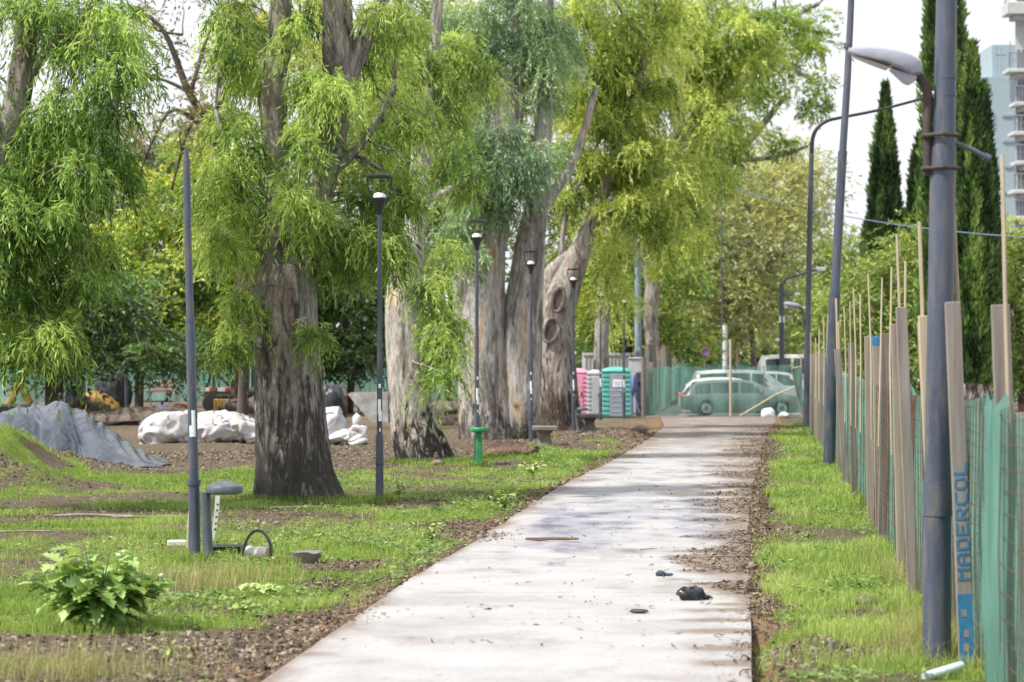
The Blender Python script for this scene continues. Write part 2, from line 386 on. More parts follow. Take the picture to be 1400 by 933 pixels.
def groundmat():
    m, nt, nd, L = nodes_of('ground_soil_and_turf')
    tc = nd('ShaderNodeTexCoord')
    def noise(s, d, r=.65):
        n = nd('ShaderNodeTexNoise', ins={'Scale': s, 'Detail': d, 'Roughness': r}); L(tc.outputs['Object'], n.inputs['Vector']); return n
    n1 = noise(1.3, 8); nf = noise(14, 6, .7); nff = noise(60, 4, .7)
    dirt = ramp(nd, [(.28, (.05, .038, .028)), (.45, (.11, .084, .062)), (.6, (.17, .135, .10)), (.75, (.27, .225, .17))]); L(nf.outputs['Fac'], dirt.inputs[0])
    sand = ramp(nd, [(.3, (.095, .07, .05)), (.55, (.19, .15, .108)), (.75, (.33, .275, .21))]); L(n1.outputs['Fac'], sand.inputs[0])
    lit = ramp(nd, [(.3, (.06, .035, .022)), (.46, (.17, .10, .06)), (.58, (.30, .19, .115)), (.72, (.44, .33, .22))], 'LINEAR'); L(nff.outputs['Fac'], lit.inputs[0])
    gr = ramp(nd, [(.3, (.08, .115, .022)), (.5, (.165, .225, .045)), (.7, (.28, .33, .09))]); L(n1.outputs['Fac'], gr.inputs[0])
    def A(n): return nd('ShaderNodeAttribute', attribute_name=n).outputs['Fac']
    def breakup(f, nz, k, lo, hi):
        a = nd('ShaderNodeMath', operation='MULTIPLY_ADD', ins={1: k, 2: -k / 2}); L(nz.outputs['Fac'], a.inputs[0])
        s = nd('ShaderNodeMath', operation='ADD'); L(f, s.inputs[0]); L(a.outputs[0], s.inputs[1])
        r = nd('ShaderNodeMapRange', ins={'From Min': lo, 'From Max': hi}); L(s.outputs[0], r.inputs[0]); return r.outputs[0]
    def mix(f, a, b):
        x = nd('ShaderNodeMixRGB'); L(f, x.inputs[0]); L(a, x.inputs[1]); L(b, x.inputs[2]); return x.outputs[0]
    c = mix(breakup(A('pale'), nf, .5, .1, .7), dirt.outputs[0], sand.outputs[0])
    c = mix(breakup(A('litter'), nf, 1.2, .3, .8), c, lit.outputs[0])
    c = mix(breakup(A('turf'), nf, .9, .3, .75), c, gr.outputs[0])
    b = nd('ShaderNodeBsdfPrincipled', ins={'Roughness': .95, 'Specular IOR Level': .15}); L(c, b.inputs['Base Color'])
    ad = nd('ShaderNodeMath', operation='ADD'); L(nf.outputs['Fac'], ad.inputs[0]); L(nff.outputs['Fac'], ad.inputs[1])
    bp = nd('ShaderNodeBump', ins={'Strength': .7, 'Distance': .05}); L(ad.outputs[0], bp.inputs['Height']); L(bp.outputs[0], b.inputs['Normal'])
    o = nd('ShaderNodeOutputMaterial'); L(b.outputs[0], o.inputs[0]); return m

xs = np.concatenate([[-900, -400, -150, -70, -40, -28, -20], np.arange(-15, 12.01, .1), [14, 18, 25, 40, 70, 150, 400, 900]])
ys = [-200, -60, 0, 8, 12]; y = 14.0
while y < 100: ys.append(y); y += .07 + .004 * max(0, y - 18)
ys += [104, 110, 120, 135, 160, 200, 260, 400, 800, 2000]
GX, GY = np.meshgrid(xs, np.array(ys))
GZ = gh(GX, GY); gr_, li_, pa_ = cover(GX, GY)
a, b = GX.shape
idx = np.arange(a * b).reshape(a, b)
Fq = np.stack([idx[:-1, :-1], idx[:-1, 1:], idx[1:, 1:], idx[1:, :-1]], -1).reshape(-1)
ground = mesh_np('ground', np.stack([GX, GY, GZ], -1).reshape(-1, 3), Fq, np.arange(0, len(Fq), 4), groundmat(), smooth=True,
                 attrs={'turf': gr_.ravel(), 'litter': li_.ravel(), 'pale': pa_.ravel()})
prop(ground, kind='structure')

# ------------------------------------------------------------------ path slab
def pathmat():
    m, nt, nd, L = nodes_of('path_concrete')
    tc = nd('ShaderNodeTexCoord')
    def noise(s, d, r=.65, sc=None):
        n = nd('ShaderNodeTexNoise', ins={'Scale': s, 'Detail': d, 'Roughness': r})
        if sc:
            mp = nd('ShaderNodeMapping'); mp.inputs['Scale'].default_value = sc; L(tc.outputs['Object'], mp.inputs[0]); L(mp.outputs[0], n.inputs['Vector'])
        else: L(tc.outputs['Object'], n.inputs['Vector'])
        return n
    big = noise(.9, 7); fine = noise(30, 5, .7); st = noise(1, 7, .7, (.9, .5, 1))
    base = ramp(nd, [(.3, (.285, .275, .283)), (.5, (.36, .35, .358)), (.7, (.42, .41, .415))]); L(big.outputs['Fac'], base.inputs[0])
    sc = ramp(nd, [(.3, .78), (.5, 1.0), (.7, 1.06)]); L(fine.outputs['Fac'], sc.inputs[0])
    mu = nd('ShaderNodeMixRGB', blend_type='MULTIPLY', ins={0: 1}); L(base.outputs[0], mu.inputs[1]); L(sc.outputs[0], mu.inputs[2])
    at_ = nd('ShaderNodeAttribute', attribute_name='dirt')
    k = nd('ShaderNodeMath', operation='MULTIPLY_ADD', ins={1: 2.0, 2: -.98}); L(st.outputs['Fac'], k.inputs[0])
    s = nd('ShaderNodeMath', operation='ADD'); L(at_.outputs['Fac'], s.inputs[0]); L(k.outputs[0], s.inputs[1])
    s2 = nd('ShaderNodeMath', operation='MULTIPLY_ADD', ins={1: .5, 2: -.25}); L(fine.outputs['Fac'], s2.inputs[0])
    s3 = nd('ShaderNodeMath', operation='ADD'); L(s.outputs[0], s3.inputs[0]); L(s2.outputs[0], s3.inputs[1])
    r = nd('ShaderNodeMapRange', ins={'From Min': .32, 'From Max': .78, 'To Max': .88}); L(s3.outputs[0], r.inputs[0])
    dc = ramp(nd, [(.3, (.10, .072, .055)), (.5, (.17, .13, .105)), (.7, (.25, .20, .165))]); L(fine.outputs['Fac'], dc.inputs[0])
    mx = nd('ShaderNodeMixRGB'); L(r.outputs[0], mx.inputs[0]); L(mu.outputs[0], mx.inputs[1]); L(dc.outputs[0], mx.inputs[2])
    sk = noise(11, 6, .75); skr = ramp(nd, [(.62, 0.0), (.70, .75)]); L(sk.outputs['Fac'], skr.inputs[0])
    mx0 = mx; mx = nd('ShaderNodeMixRGB'); mx.inputs[2].default_value = (.13, .10, .085, 1); L(skr.outputs[0], mx.inputs[0]); L(mx0.outputs[0], mx.inputs[1])
    # damp film: darker, glossier patches with the sky's blue sheen tinted into the colour
    wt = nd('ShaderNodeAttribute', attribute_name='wet_sheen')
    wk = nd('ShaderNodeMath', operation='ADD'); L(wt.outputs['Fac'], wk.inputs[0]); L(k.outputs[0], wk.inputs[1])
    wr = nd('ShaderNodeMapRange', ins={'From Min': .35, 'From Max': .75}); L(wk.outputs[0], wr.inputs[0])
    dk = nd('ShaderNodeMixRGB', blend_type='MULTIPLY'); dk.inputs[2].default_value = (.62, .66, .90, 1); L(wr.outputs[0], dk.inputs[0]); L(mx.outputs[0], dk.inputs[1])
    b = nd('ShaderNodeBsdfPrincipled', ins={'Specular IOR Level': .5}); L(dk.outputs[0], b.inputs['Base Color'])
    rr = nd('ShaderNodeMapRange', ins={'To Min': .75, 'To Max': .22}); L(wr.outputs[0], rr.inputs[0]); L(rr.outputs[0], b.inputs['Roughness'])
    bp = nd('ShaderNodeBump', ins={'Strength': .22, 'Distance': .01}); L(fine.outputs['Fac'], bp.inputs['Height']); L(bp.outputs[0], b.inputs['Normal'])
    o = nd('ShaderNodeOutputMaterial'); L(b.outputs[0], o.inputs[0]); return m
ys = []; y = 5.0
while y < 89.3: ys.append(y); y += .08 + .003 * max(0, y - 16)
ys = np.array(ys); nu = 44
u = np.linspace(0, 1, nu)
edge_l = xl(ys) + .05 * n2(ys, 0 * ys, 1.2, 3) * np.clip((ys - 20) / 10, 0, 1); edge_r = xr(ys) + .05 * n2(ys, 0 * ys + 9, 1.2, 3) * np.clip((ys - 21) / 10, 0, 1)
PX = edge_l[:, None] * (1 - u) + edge_r[:, None] * u; PY = np.repeat(ys[:, None], nu, 1)
PZ = .055 + .004 * n2(PX, PY, .8, 2)
dl = PX - edge_l[:, None]; dr = edge_r[:, None] - PX
far = np.clip((PY - 48) / 30, 0, 1)
rag = np.clip(.28 + 1.25 * n2(PY, 0 * PY, 1.3, 5), 0.03, .9)
dirt = (.75 * np.exp(-dr / (.22 + .5 * np.clip((PY - 18) / 30, 0, 1))) + .6 * np.clip((rag + .1 - dr) / .25, 0, 1)) * (.15 + .85 * np.clip((PY - 20) / 2, 0, 1)) + .5 * np.exp(-dl / (.10 + .3 * np.clip((PY - 30) / 20, 0, 1))) + .46 * far + .22
# little fans of washed-in soil on the right edge
for py in (843, 858, 873, 897, 918, 835):
    c = gy(py); L0 = 0.6 + .7 * R.random(); dirt = np.maximum(dirt, 1.1 * np.exp(-((PY - c) / (.20 + .10 * R.random())) ** 2) * np.clip(1.25 * (1 - dr / L0), 0, 1))
for (px, py, rx, ry) in ((930, 800, .25, .3), (900, 740, .3, .6), (1000, 655, .4, 1.2), (930, 680, .6, 1.4), (860, 760, .3, .5), (120 + 430, 790, .3, .25), (960, 845, .2, .12), (420, 905, .3, .25)):
    c = gp(px, py); dirt = np.maximum(dirt, .72 * np.exp(-((PX - c[0]) / rx) ** 2 - ((PY - c[1]) / ry) ** 2))
for yj in (22.4, 27.0, 31.5, 36.2, 41.0, 46.0, 52, 58, 64):
    dirt = np.maximum(dirt, .6 * np.exp(-((PY - yj) / .07) ** 2))
wet_sheen = .54 * np.exp(-((PY - 33) / 9) ** 2) * np.clip(dl / .5, 0, 1) * np.clip(dr / .4, 0, 1) + .35 * np.exp(-((PY - 47) / 6) ** 2)
mb = MB(); mb.sheet(np.stack([PX, PY, PZ], -1))
nv = mb.n; lo = np.stack([edge_r, ys, ys * 0 - .13], -1); hi = np.stack([edge_r, ys, PZ[:, -1]], -1)
mb.sheet(np.stack([hi, lo], 1)); lo2 = np.stack([edge_l, ys, ys * 0 - .13], -1); hi2 = np.stack([edge_l, ys, PZ[:, 0]], -1); mb.sheet(np.stack([lo2, hi2], 1))
V = np.vstack(mb.v); ex = len(V) - nv
path = mesh_np('path', V, [i for f in mb.f for i in f], np.arange(0, 4 * len(mb.f), 4), pathmat(), smooth=False,
               attrs={'dirt': np.concatenate([dirt.ravel(), np.full(ex, .75)]), 'wet_sheen': np.concatenate([wet_sheen.ravel(), np.zeros(ex)])})
prop(path, kind='structure')

# road beyond the end fence
rd = MB(); rd.sheet([[(4.9, 90.6, .03), (60, 90.6, .03)], [(6, 101, .03), (70, 101, .03)], [(22, 260, .03), (150, 260, .03)]])
rd.sheet([[(8.2, 16, .07), (60, 16, .07)], [(15.2, 90.5, .07), (60, 90.5, .07)]])
ro = rd.build('road', pmat('road_asphalt', [(.16, .155, .15), (.24, .23, .22), (.31, .3, .28)], scale=(.4, .4, .4), rough=.9, bump=.1), smooth=False); prop(ro, kind='structure')

# ------------------------------------------------------------------ ground cover: grass, litter, twigs, clods (uncountable)
def blades(P, Ht, W, lean, tone, name, mat):
    n = len(P); th = N.uniform(0, 2 * np.pi, n); th2 = N.uniform(0, 2 * np.pi, n)
    side = np.stack([np.cos(th), np.sin(th), 0 * th], -1) * (W / 2)[:, None]
    ld = np.stack([np.cos(th2), np.sin(th2), 0 * th], -1) * (lean * Ht)[:, None]
    up = np.array((0, 0, 1.))
    a = P - side; b = P + side
    c = P + ld * .35 + up * (Ht * .6)[:, None] + side * .7; d = P + ld * .35 + up * (Ht * .6)[:, None] - side * .7
    e = P + ld + up * (Ht * (1 - .25 * lean))[:, None]
    V = np.stack([a, b, c, d, e], 1).reshape(-1, 3)
    base = (np.arange(n) * 5)[:, None]
    lp = np.concatenate([base + np.array([0, 1, 2, 3]), base + np.array([3, 2, 4])], 1).ravel()
    st = (np.arange(n)[:, None] * 7 + np.array([0, 4])).ravel()
    o = mesh_np(name, V, lp, st, mat, attrs={'tone': np.repeat(tone, 5)})
    return prop(o, kind='stuff')
Ms = []
for (x0, x1, y0, y1, dens) in ((-6, 4.2, 14.5, 24, 1500), (-9, 5.5, 24, 36, 900), (-12, 7.5, 36, 52, 520), (-8, 10, 52, 82, 240)):
    n = int((x1 - x0) * (y1 - y0) * dens); X = N.uniform(x0, x1, n); Y = N.uniform(y0, y1, n)
    vis = np.abs(X) < .25 * Y + .8
    X, Y = X[vis], Y[vis]
    g, li, _ = cover(X, Y); inpath = (X > xl(Y) - .02) & (X < xr(Y) + .02)
    keep = (N.random(len(X)) < g ** 1.2) & ~inpath
    Ms.append((X[keep], Y[keep]))
n_main = sum(len(m[0]) for m in Ms)
for (px, py, rr0, q) in ((409, 684, .56, 2600), (583, 634, .52, 2000), (519, 692, .05, 500), (268, 771, .06, 700), (284, 772, .06, 500), (1281, 906, .1, 600), (655, 642, .06, 250), (1134, 641, .12, 500)):
    c = gp(px, py); a_ = N.uniform(0, 6.28, q); rr_ = rr0 + np.abs(N.normal(0, .12, q)); Ms.append((c[0] + rr_ * np.cos(a_), c[1] + rr_ * np.sin(a_)))
X = np.concatenate([m[0] for m in Ms]); Y = np.concatenate([m[1] for m in Ms])
clump = n2(X, Y, 1.6, 3, 7.)
Ht = (.03 + .045 * N.random(len(X)) + .10 * np.clip(clump, -.2, 1) + .05 * np.clip(n2(X, Y, 5, 2, 3.), 0, 1)) * (1 + .35 * (X > xr(Y))) * np.clip(1 + .5 * np.exp(-np.abs(X - xf(Y) + .1) / .25), 1, 2)
Ht = np.maximum(Ht, .025); Ht[n_main:] = N.uniform(.05, .15, len(Ht) - n_main) ; Wd = np.maximum(.004 + .003 * N.random(len(X)), .00028 * Y)
tone = np.clip(.5 + .3 * n2(X, Y, .5, 3, 2.) + .3 * clump + .1 * (X > xr(Y)) + N.normal(0, .12, len(X)), 0, 1.1)
blades(np.stack([X, Y, gh(X, Y) - .005], -1), Ht, Wd, N.uniform(.1, .9, len(X)), tone, 'grass',
       leafmat('grass_blades', (.075, .135, .02), (.20, .315, .055), (.45, .52, .165), trans=.38, gloss=.02))
# dry seeding grass in front of the bare pole and along the fence foot
P = []
for (px, py, rx, ry, n) in ((300, 800, .7, 1.1, 800), (1290, 880, .35, 1.6, 1300), (1240, 800, .25, 3, 900), (100, 925, .9, .5, 700), (1250, 900, .3, .6, 500), (230, 805, .5, .5, 300)):
    c = gp(px, py); q = N.normal(0, .5, (n, 2)) * (rx, ry) + c; P.append(q)
P = np.concatenate(P); P = P[(P[:, 0] < xl(P[:, 1])) | (P[:, 0] > xr(P[:, 1]) + .1)]
blades(np.stack([P[:, 0], P[:, 1], gh(P[:, 0], P[:, 1])], -1), N.uniform(.12, .3, len(P)), N.uniform(.003, .006, len(P)), N.uniform(.1, .7, len(P)), N.uniform(.2, 1, len(P)), 'dry_grass',
       leafmat('dry_grass_blades', (.16, .2, .04), (.3, .31, .1), (.47, .42, .22), trans=.3, gloss=.02))

def flakes(P, Ln, W, tone, name, mat, tilt=.35, zoff=.006):
    n = len(P); th = N.uniform(0, 2 * np.pi, n)
    d = np.stack([np.cos(th), np.sin(th), N.normal(0, tilt, n)], -1); d /= np.linalg.norm(d, axis=1)[:, None]
    s = np.cross(d, np.stack([N.normal(0, tilt, n), N.normal(0, tilt, n), np.ones(n)], -1)); s /= np.linalg.norm(s, axis=1)[:, None]
    P = P + np.array((0, 0, zoff))
    nn = np.cross(s, d); cu = N.normal(0, .12, n)[:, None] * Ln[:, None]
    V = np.stack([P - d * Ln[:, None] / 2 + nn * cu, P + s * W[:, None] / 2, P + d * Ln[:, None] / 2 + nn * cu, P - s * W[:, None] / 2], 1)
    V[:, :, 2] = np.maximum(V[:, :, 2], P[:, 2][:, None] - .003)
    V = V.reshape(-1, 3)
    o = mesh_np(name, V, np.arange(4 * n), np.arange(n) * 4, mat, attrs={'tone': np.repeat(tone, 4)})
    return prop(o, kind='stuff')
def surf(X, Y): return np.where((X > xl(Y)) & (X < xr(Y)), .058, gh(X, Y))
Xs, Ys = [], []
def scat(n, fx, y0, y1, p=1.0):
    Y = y0 + (y1 - y0) * N.random(n) ** 1.5; X = fx(Y, n); Xs.append(X); Ys.append(Y)
scat(26000, lambda Y, n: xr(Y) + .25 - N.random(n) ** 1.4 * (.20 + np.clip(.28 + 1.25 * n2(Y, 0 * Y, 1.3, 5), 0.03, .9)), 20.4, 75)
scat(700, lambda Y, n: xr(Y) + .2 + N.normal(0, .2, n), 16, 21)
scat(6000, lambda Y, n: xl(Y) - .02 - np.abs(N.normal(0, .45, n)), 15.5, 70)
scat(800, lambda Y, n: xl(Y) + (xr(Y) - xl(Y)) * N.random(n) ** .7, 18, 88)
for (px, py) in ((408, 684), (583, 634), (684, 603), (762, 592)):
    c = gp(px, py); q = 700; a_ = N.uniform(0, 6.28, q); rr_ = .45 + np.abs(N.normal(0, .75, q)); Xs.append(c[0] + rr_ * np.cos(a_)); Ys.append(c[1] + rr_ * np.sin(a_) - .2)
scat(5000, lambda Y, n: xl(Y) - N.random(n) * 8, 16, 50)
scat(6000, lambda Y, n: xl(Y) - .3 - np.abs(N.normal(0, 2.6, n)), 15, 62)
scat(9000, lambda Y, n: xl(Y) - .2 - N.random(n) * 9, 46, 85)
for (px, py, rx, ry) in BARE:
    c = gp(px, py); n = 500; Xs.append(c[0] + N.normal(0, .5, n) * rx); Ys.append(c[1] + N.normal(0, .5, n) * ry)
X = np.concatenate(Xs); Y = np.concatenate(Ys)
ok = (np.abs(X) < .215 * Y + .5) & (X < xf(Y) - .05)
X, Y = X[ok], Y[ok]; n = len(X)
Ln = .022 + .075 * N.random(n) ** 2.2; 
flakes(np.stack([X, Y, surf(X, Y)], -1), Ln, Ln * N.uniform(.15, .45, n), N.random(n), 'leaf_litter',
       leafmat('dead_leaves', (.03, .02, .015), (.105, .07, .046), (.34, .26, .17), trans=.1, gloss=.03, rnd=.4))
# twigs
mb = MB()
def twig(x, y, ln, r, z=None):
    a = R.uniform(0, math.pi) * .9 + .1; z = float(surf(np.array([x]), np.array([y]))[0]) + r if z is None else z
    pts = []; k = 4
    for i in range(k):
        t = i / (k - 1) - .5; pts.append((x + math.cos(a) * ln * t + R.uniform(-.06, .06) * ln, y + math.sin(a) * ln * t + R.uniform(-.06, .06) * ln, z + R.uniform(0, .012)))
    mb.tube(pts, [r, r * .9, r * .8, r * .4], 5)
for i in range(420):
    Y = 16 + 50 * R.random() ** 1.4; k = R.random()
    if k < .4: X = float(xr(Y)) + .1 - abs(R.gauss(0, .45))
    elif k < .8: X = float(xl(Y)) - abs(R.gauss(0, .6))
    else: X = float(xl(Y)) - R.uniform(0, 5)
    if Y < 23 and xl(Y) < X < xr(Y) and R.random() < .8: continue
    if X < float(xf(Y)) - .1 and abs(X) < .21 * Y: twig(X, Y, R.uniform(.05, .30), R.uniform(.0015, .005))
t = mb.build('fallen_twigs', pmat('twig_bark', [(.06, .045, .035), (.16, .12, .09), (.27, .22, .17)], scale=(6, 6, 6), rough=.9)); prop(t, kind='stuff')
# clods and pebbles
V0 = np.array([(-1, -.8, -.3), (1, -.9, -.3), (.9, 1, -.3), (-1, .9, -.3), (-.6, -.5, .6), (.6, -.6, .7), (.5, .6, .5), (-.5, .5, .8)])
F0 = np.array([(4, 5, 6, 7), (0, 1, 5, 4), (1, 2, 6, 5), (2, 3, 7, 6), (3, 0, 4, 7)])
n = 9000; Y = 15 + 50 * N.random(n) ** 1.3; X = np.where(N.random(n) < .4, xl(Y) - np.abs(N.normal(0, .7, n)), np.where(N.random(n) < .35, xr(Y) + np.abs(N.normal(0, .35, n)), xl(Y) - N.random(n) * 9))
for (px, py, rx, ry, q) in ((1075, 842, .35, .7, 450), (1185, 838, .3, .5, 300), (1110, 890, .45, .6, 400), (250, 890, 1.6, .9, 900), (850, 602, 1.2, 4, 500), (120, 652, 1, 1.5, 600), (30, 668, 1., .8, 300), (330, 606, 2.5, 1.5, 900), (260, 625, 3.5, 3.0, 1800), (520, 620, 2.5, 2.5, 900), (700, 628, 1.2, 3, 500)):
    c = gp(px, py); X = np.append(X, c[0] + N.normal(0, .6, q) * rx); Y = np.append(Y, c[1] + N.normal(0, .6, q) * ry)
g, _, _ = cover(X, Y); ok = (g < .5) & ((X < xl(Y)) | (X > xr(Y))) & (np.abs(X) < .215 * Y + .4) & (X < xf(Y))
X, Y = X[ok], Y[ok]; n = len(X); s = .008 + .02 * N.random(n) ** 3 + .0002 * Y
V = V0[None] * (s[:, None, None] * N.uniform(.6, 1.4, (n, 1, 3))) + N.normal(0, .12, (n, 8, 3)) * s[:, None, None]
th = N.uniform(0, 6.28, n); cs, sn = np.cos(th)[:, None], np.sin(th)[:, None]
V = np.stack([V[..., 0] * cs - V[..., 1] * sn, V[..., 0] * sn + V[..., 1] * cs, V[..., 2]], -1) + np.stack([X, Y, gh(X, Y)], -1)[:, None, :]
lp = (np.arange(n)[:, None, None] * 8 + F0[None]).ravel()
o = mesh_np('soil_clods', V.reshape(-1, 3), lp, np.arange(0, len(lp), 4), leafmat('soil_clod', (.045, .033, .026), (.12, .09, .07), (.30, .25, .20), trans=0.0, gloss=.02, rnd=.8), attrs={'tone': np.repeat(N.uniform(.15, .8, n), 8)})
prop(o, kind='stuff')

# small broad-leaved weeds mixed into the turf
n = 16000; Y = 15 + 45 * N.random(n) ** 1.5; X = np.where(N.random(n) < .25, xr(Y) + N.random(n) * 2.2, xl(Y) - np.abs(N.normal(0, 3.0, n)))
cl_ = n2(X, Y, 1.1, 4, 21.); g, _, _ = cover(X, Y); ok = (N.random(n) < np.clip(cl_ * 3, 0, 1)) & (np.abs(X) < .215 * Y + .4) & (X < xf(Y) - .05) & ((X < xl(Y) - .05) | (X > xr(Y) + .05)) & (g > .1)
X, Y = X[ok], Y[ok]; k = 5; Xk = np.repeat(X, k) + N.normal(0, .03, len(X) * k); Yk = np.repeat(Y, k) + N.normal(0, .03, len(X) * k); Lw = N.uniform(.03, .085, len(Xk))
flakes(np.stack([Xk, Yk, gh(Xk, Yk) + N.uniform(.01, .08, len(Xk))], -1), Lw, Lw * .5, np.clip(np.repeat(N.uniform(.2, .9, len(X)), k), 0, 1), 'ground_weeds',
       leafmat('ground_weed_leaves', (.05, .10, .02), (.14, .24, .05), (.34, .42, .14), trans=.35, gloss=.04), tilt=.6)
# ------------------------------------------------------------------ foliage
def unit(v): return v / (np.linalg.norm(v, axis=-1, keepdims=True) + 1e-9)
def leaf_mesh(name, P, D, Ln, W, tone, mat, parent, fine=True):
    n = len(P)
    S = unit(np.cross(D, N.normal(0, 1, (n, 3)))); Q = np.cross(S, D)
    Lc = Ln[:, None]; Wc = W[:, None] / 2
    k = N.uniform(-.16, .16, n)[:, None]
    if fine:
        V = np.stack([P, P + D * Lc * .3 + S * Wc + Q * Lc * k * .5, P + D * Lc * .3 - S * Wc + Q * Lc * k * .5,
                      P + D * Lc * .68 + S * Wc * .72 + Q * Lc * k * .4, P + D * Lc * .68 - S * Wc * .72 + Q * Lc * k * .4, P + D * Lc - Q * Lc * k * .6], 1)
        base = (np.arange(n) * 6)[:, None]
        lp = (base + np.array([0, 2, 1, 1, 2, 4, 3, 3, 4, 5])).ravel(); st = (np.arange(n)[:, None] * 10 + np.array([0, 3, 7])).ravel(); m = 6
    else:
        V = np.stack([P, P + D * Lc * .45 + S * Wc + Q * Lc * k, P + D * Lc, P + D * Lc * .45 - S * Wc], 1)
        lp = np.arange(4 * n); st = np.arange(n) * 4; m = 4
    return mesh_np(name, V.reshape(-1, 3), lp, st, mat, parent, attrs={'tone': np.repeat(np.clip(tone, 0, 1), m)})

def crown_points(regions, Y, depth, per_m2, jit=1.0):
    C, B = [], []
    for rg in regions:
        cx, cy, rx, ry = rg[:4]; dy = rg[4] if len(rg) > 4 else 0; dn = rg[5] if len(rg) > 5 else 1; tb = rg[6] if len(rg) > 6 else 0
        a, b = rx * (Y + dy) / F, ry * (Y + dy) / F
        n = max(2, int(math.pi * a * b * per_m2 * dn))
        q = np.sqrt(N.random(n)); t = N.uniform(0, 2 * np.pi, n)
        c = at(cx, cy, Y + dy)
        C.append(np.stack([c[0] + a * q * np.cos(t), c[1] + N.uniform(-1, 1, n) * depth * np.sqrt(1 - .8 * q * q), c[2] + b * q * np.sin(t)], -1))
        B.append(np.full(n, tb))
    return np.concatenate(C), np.concatenate(B)

def strands(C, B, r, S, K, Ln, W, hang, length, out=.5):
    """C clump centres; each gets S strands of K leaves"""
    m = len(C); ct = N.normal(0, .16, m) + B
    cr = r * N.uniform(.65, 1.35, m)
    c = np.repeat(C, S, 0); n = len(c); rr = np.repeat(cr, S)[:, None]
    off = unit(N.normal(0, 1, (n, 3))) * (N.random((n, 1)) ** .45); off[:, 2] = off[:, 2] * .75 + .15
    s0 = c + off * rr
    o = unit(off * (1, 1, .6) + N.normal(0, .35, (n, 3)))
    ln = length * N.uniform(.5, 1.3, (n, 1)) * rr / r
    t = np.linspace(.08, 1, K)[None, :, None] + N.normal(0, .04, (n, K, 1))
    pos = s0[:, None] + o[:, None] * ln[:, None] * t * out + np.array((0, 0, -1.)) * ln[:, None] * (t ** 1.7) * hang
    d = unit(o[:, None] * (1 - hang) * .9 + o[:, None] * .25 + N.normal(0, .36, (n, K, 3)) + np.array((0, 0, -1.)) * hang * (.5 + .6 * t))
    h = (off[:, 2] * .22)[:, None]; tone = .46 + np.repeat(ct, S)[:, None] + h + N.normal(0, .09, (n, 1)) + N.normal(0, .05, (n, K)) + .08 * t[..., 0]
    q = n * K
    L_ = Ln * N.uniform(.6, 1.25, q); return pos.reshape(-1, 3), d.reshape(-1, 3), L_, W * N.uniform(.7, 1.25, q) * (L_ / Ln) ** .5, tone.ravel(), s0

def trunk_into(mb, pts, n=28, lump=.13, ridge=.13, flare=.0, step=.14, seed=0):
    z0 = pts[0][1][2]
    P = [p for p in [q[1] for q in pts]]; r = [q[0] for q in pts]
    def disp(pp, th, D):
        Cc = np.repeat(pp[:, None, :], len(th), 1)
        d = lump * fbm(np.concatenate([D[..., :2] * 1.3, Cc[..., 2:] * .55], -1) + seed * 5.1, 4)
        d = d + ridge * fbm(np.concatenate([D[..., :2] * 4.5, Cc[..., 2:] * .5], -1) + seed * 3.7, 4)
        if flare:
            hz = np.exp(-np.maximum(Cc[..., 2] - z0, 0) / .45)
            d = d + flare * hz * (.5 + .9 * np.maximum(0, fbm(np.concatenate([D[..., :2] * 2.4, 0 * Cc[..., 2:]], -1) + seed * 9.9, 2)))
        return d
    mb.tube(P, r, n, step=step, disp=disp)
    return resample(P, r, .25)

def tree(name, label, base, stems, bark, regions, leaf, depth=1.6, per=3.0, r=.42, S=30, K=12, Ln=.17, W=.022, hang=.85, length=.75, fine=True, group=None, limbn=70, flare=.55, sides=44, extra=None, limb_r=.022, out=.5, jit=.0):
    """stems: list of lists of (px, py, radius_px[, dY]) traced at the depth of the base"""
    bx, by = gp(*base) if len(base) == 2 else (at(base[0], 500, base[2])[0], base[2])
    Y = by; t = thing(name, label, 'tree', (bx, by, g0(bx, by)), group)
    mb = MB(); pool = []
    for k, st in enumerate(stems):
        pts = []
        for q in st:
            dy = q[3] if len(q) > 3 else 0; p = at(q[0], q[1], Y); p[1] += dy; pts.append((q[2] * Y / F, p))
        if k == 0: pts.insert(0, (pts[0][0] * 1.06, pts[0][1] - np.array((0, 0, .35))))
        pr = trunk_into(mb, pts, n=sides if k == 0 else max(10, sides - 8), flare=flare if k == 0 else 0, seed=k + len(label), step=max(.12, Y * .003))
        pool.append(pr[0][len(pr[0]) // 3:] if k == 0 else pr[0])
    pool = np.concatenate(pool)
    C, B = crown_points(regions, Y, depth, per)
    B = B + jit * .5 * N.normal(0, .6, len(B)); pos, d, L_, W_, tone, s0 = strands(C, B, r, S, K, Ln, W, hang, length, out)
    # limbs from the stems to the leaf clumps
    ids = N.permutation(len(C))[:limbn]
    for i in ids:
        c = C[i]; dd = np.linalg.norm((pool - c) * (1, 1, .8) + np.array((0, 0, .3)), axis=1); p = pool[np.argmin(dd)]
        ln = np.linalg.norm(c - p)
        if ln < .15 or ln > 9: continue
        mid = (p + c) / 2 + np.array((N.normal(0, .08), N.normal(0, .08), .12)) * ln; e = c + np.array((N.normal(0, .1), 0, -.1))
        r0 = limb_r * (.5 + .45 * ln); mb.tube([p, p * .6 + mid * .4 + N.normal(0, .03, 3) * ln, mid, mid * .4 + c * .6 + N.normal(0, .04, 3) * ln, e], [r0, r0 * .8, r0 * .6, r0 * .4, r0 * .15], 6)
        for j in range(3):
            q = s0[N.integers(i * S, i * S + S)]; mb.tube([mid * .3 + c * .7, (c + q) / 2 + N.normal(0, .05, 3), q], [r0 * .3 + .003, r0 * .2 + .002, .003], 4)
    if extra: extra(mb, Y, t)
    mb.build('trunk', bark, t, sharp=0)
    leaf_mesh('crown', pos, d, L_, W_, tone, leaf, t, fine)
    return t

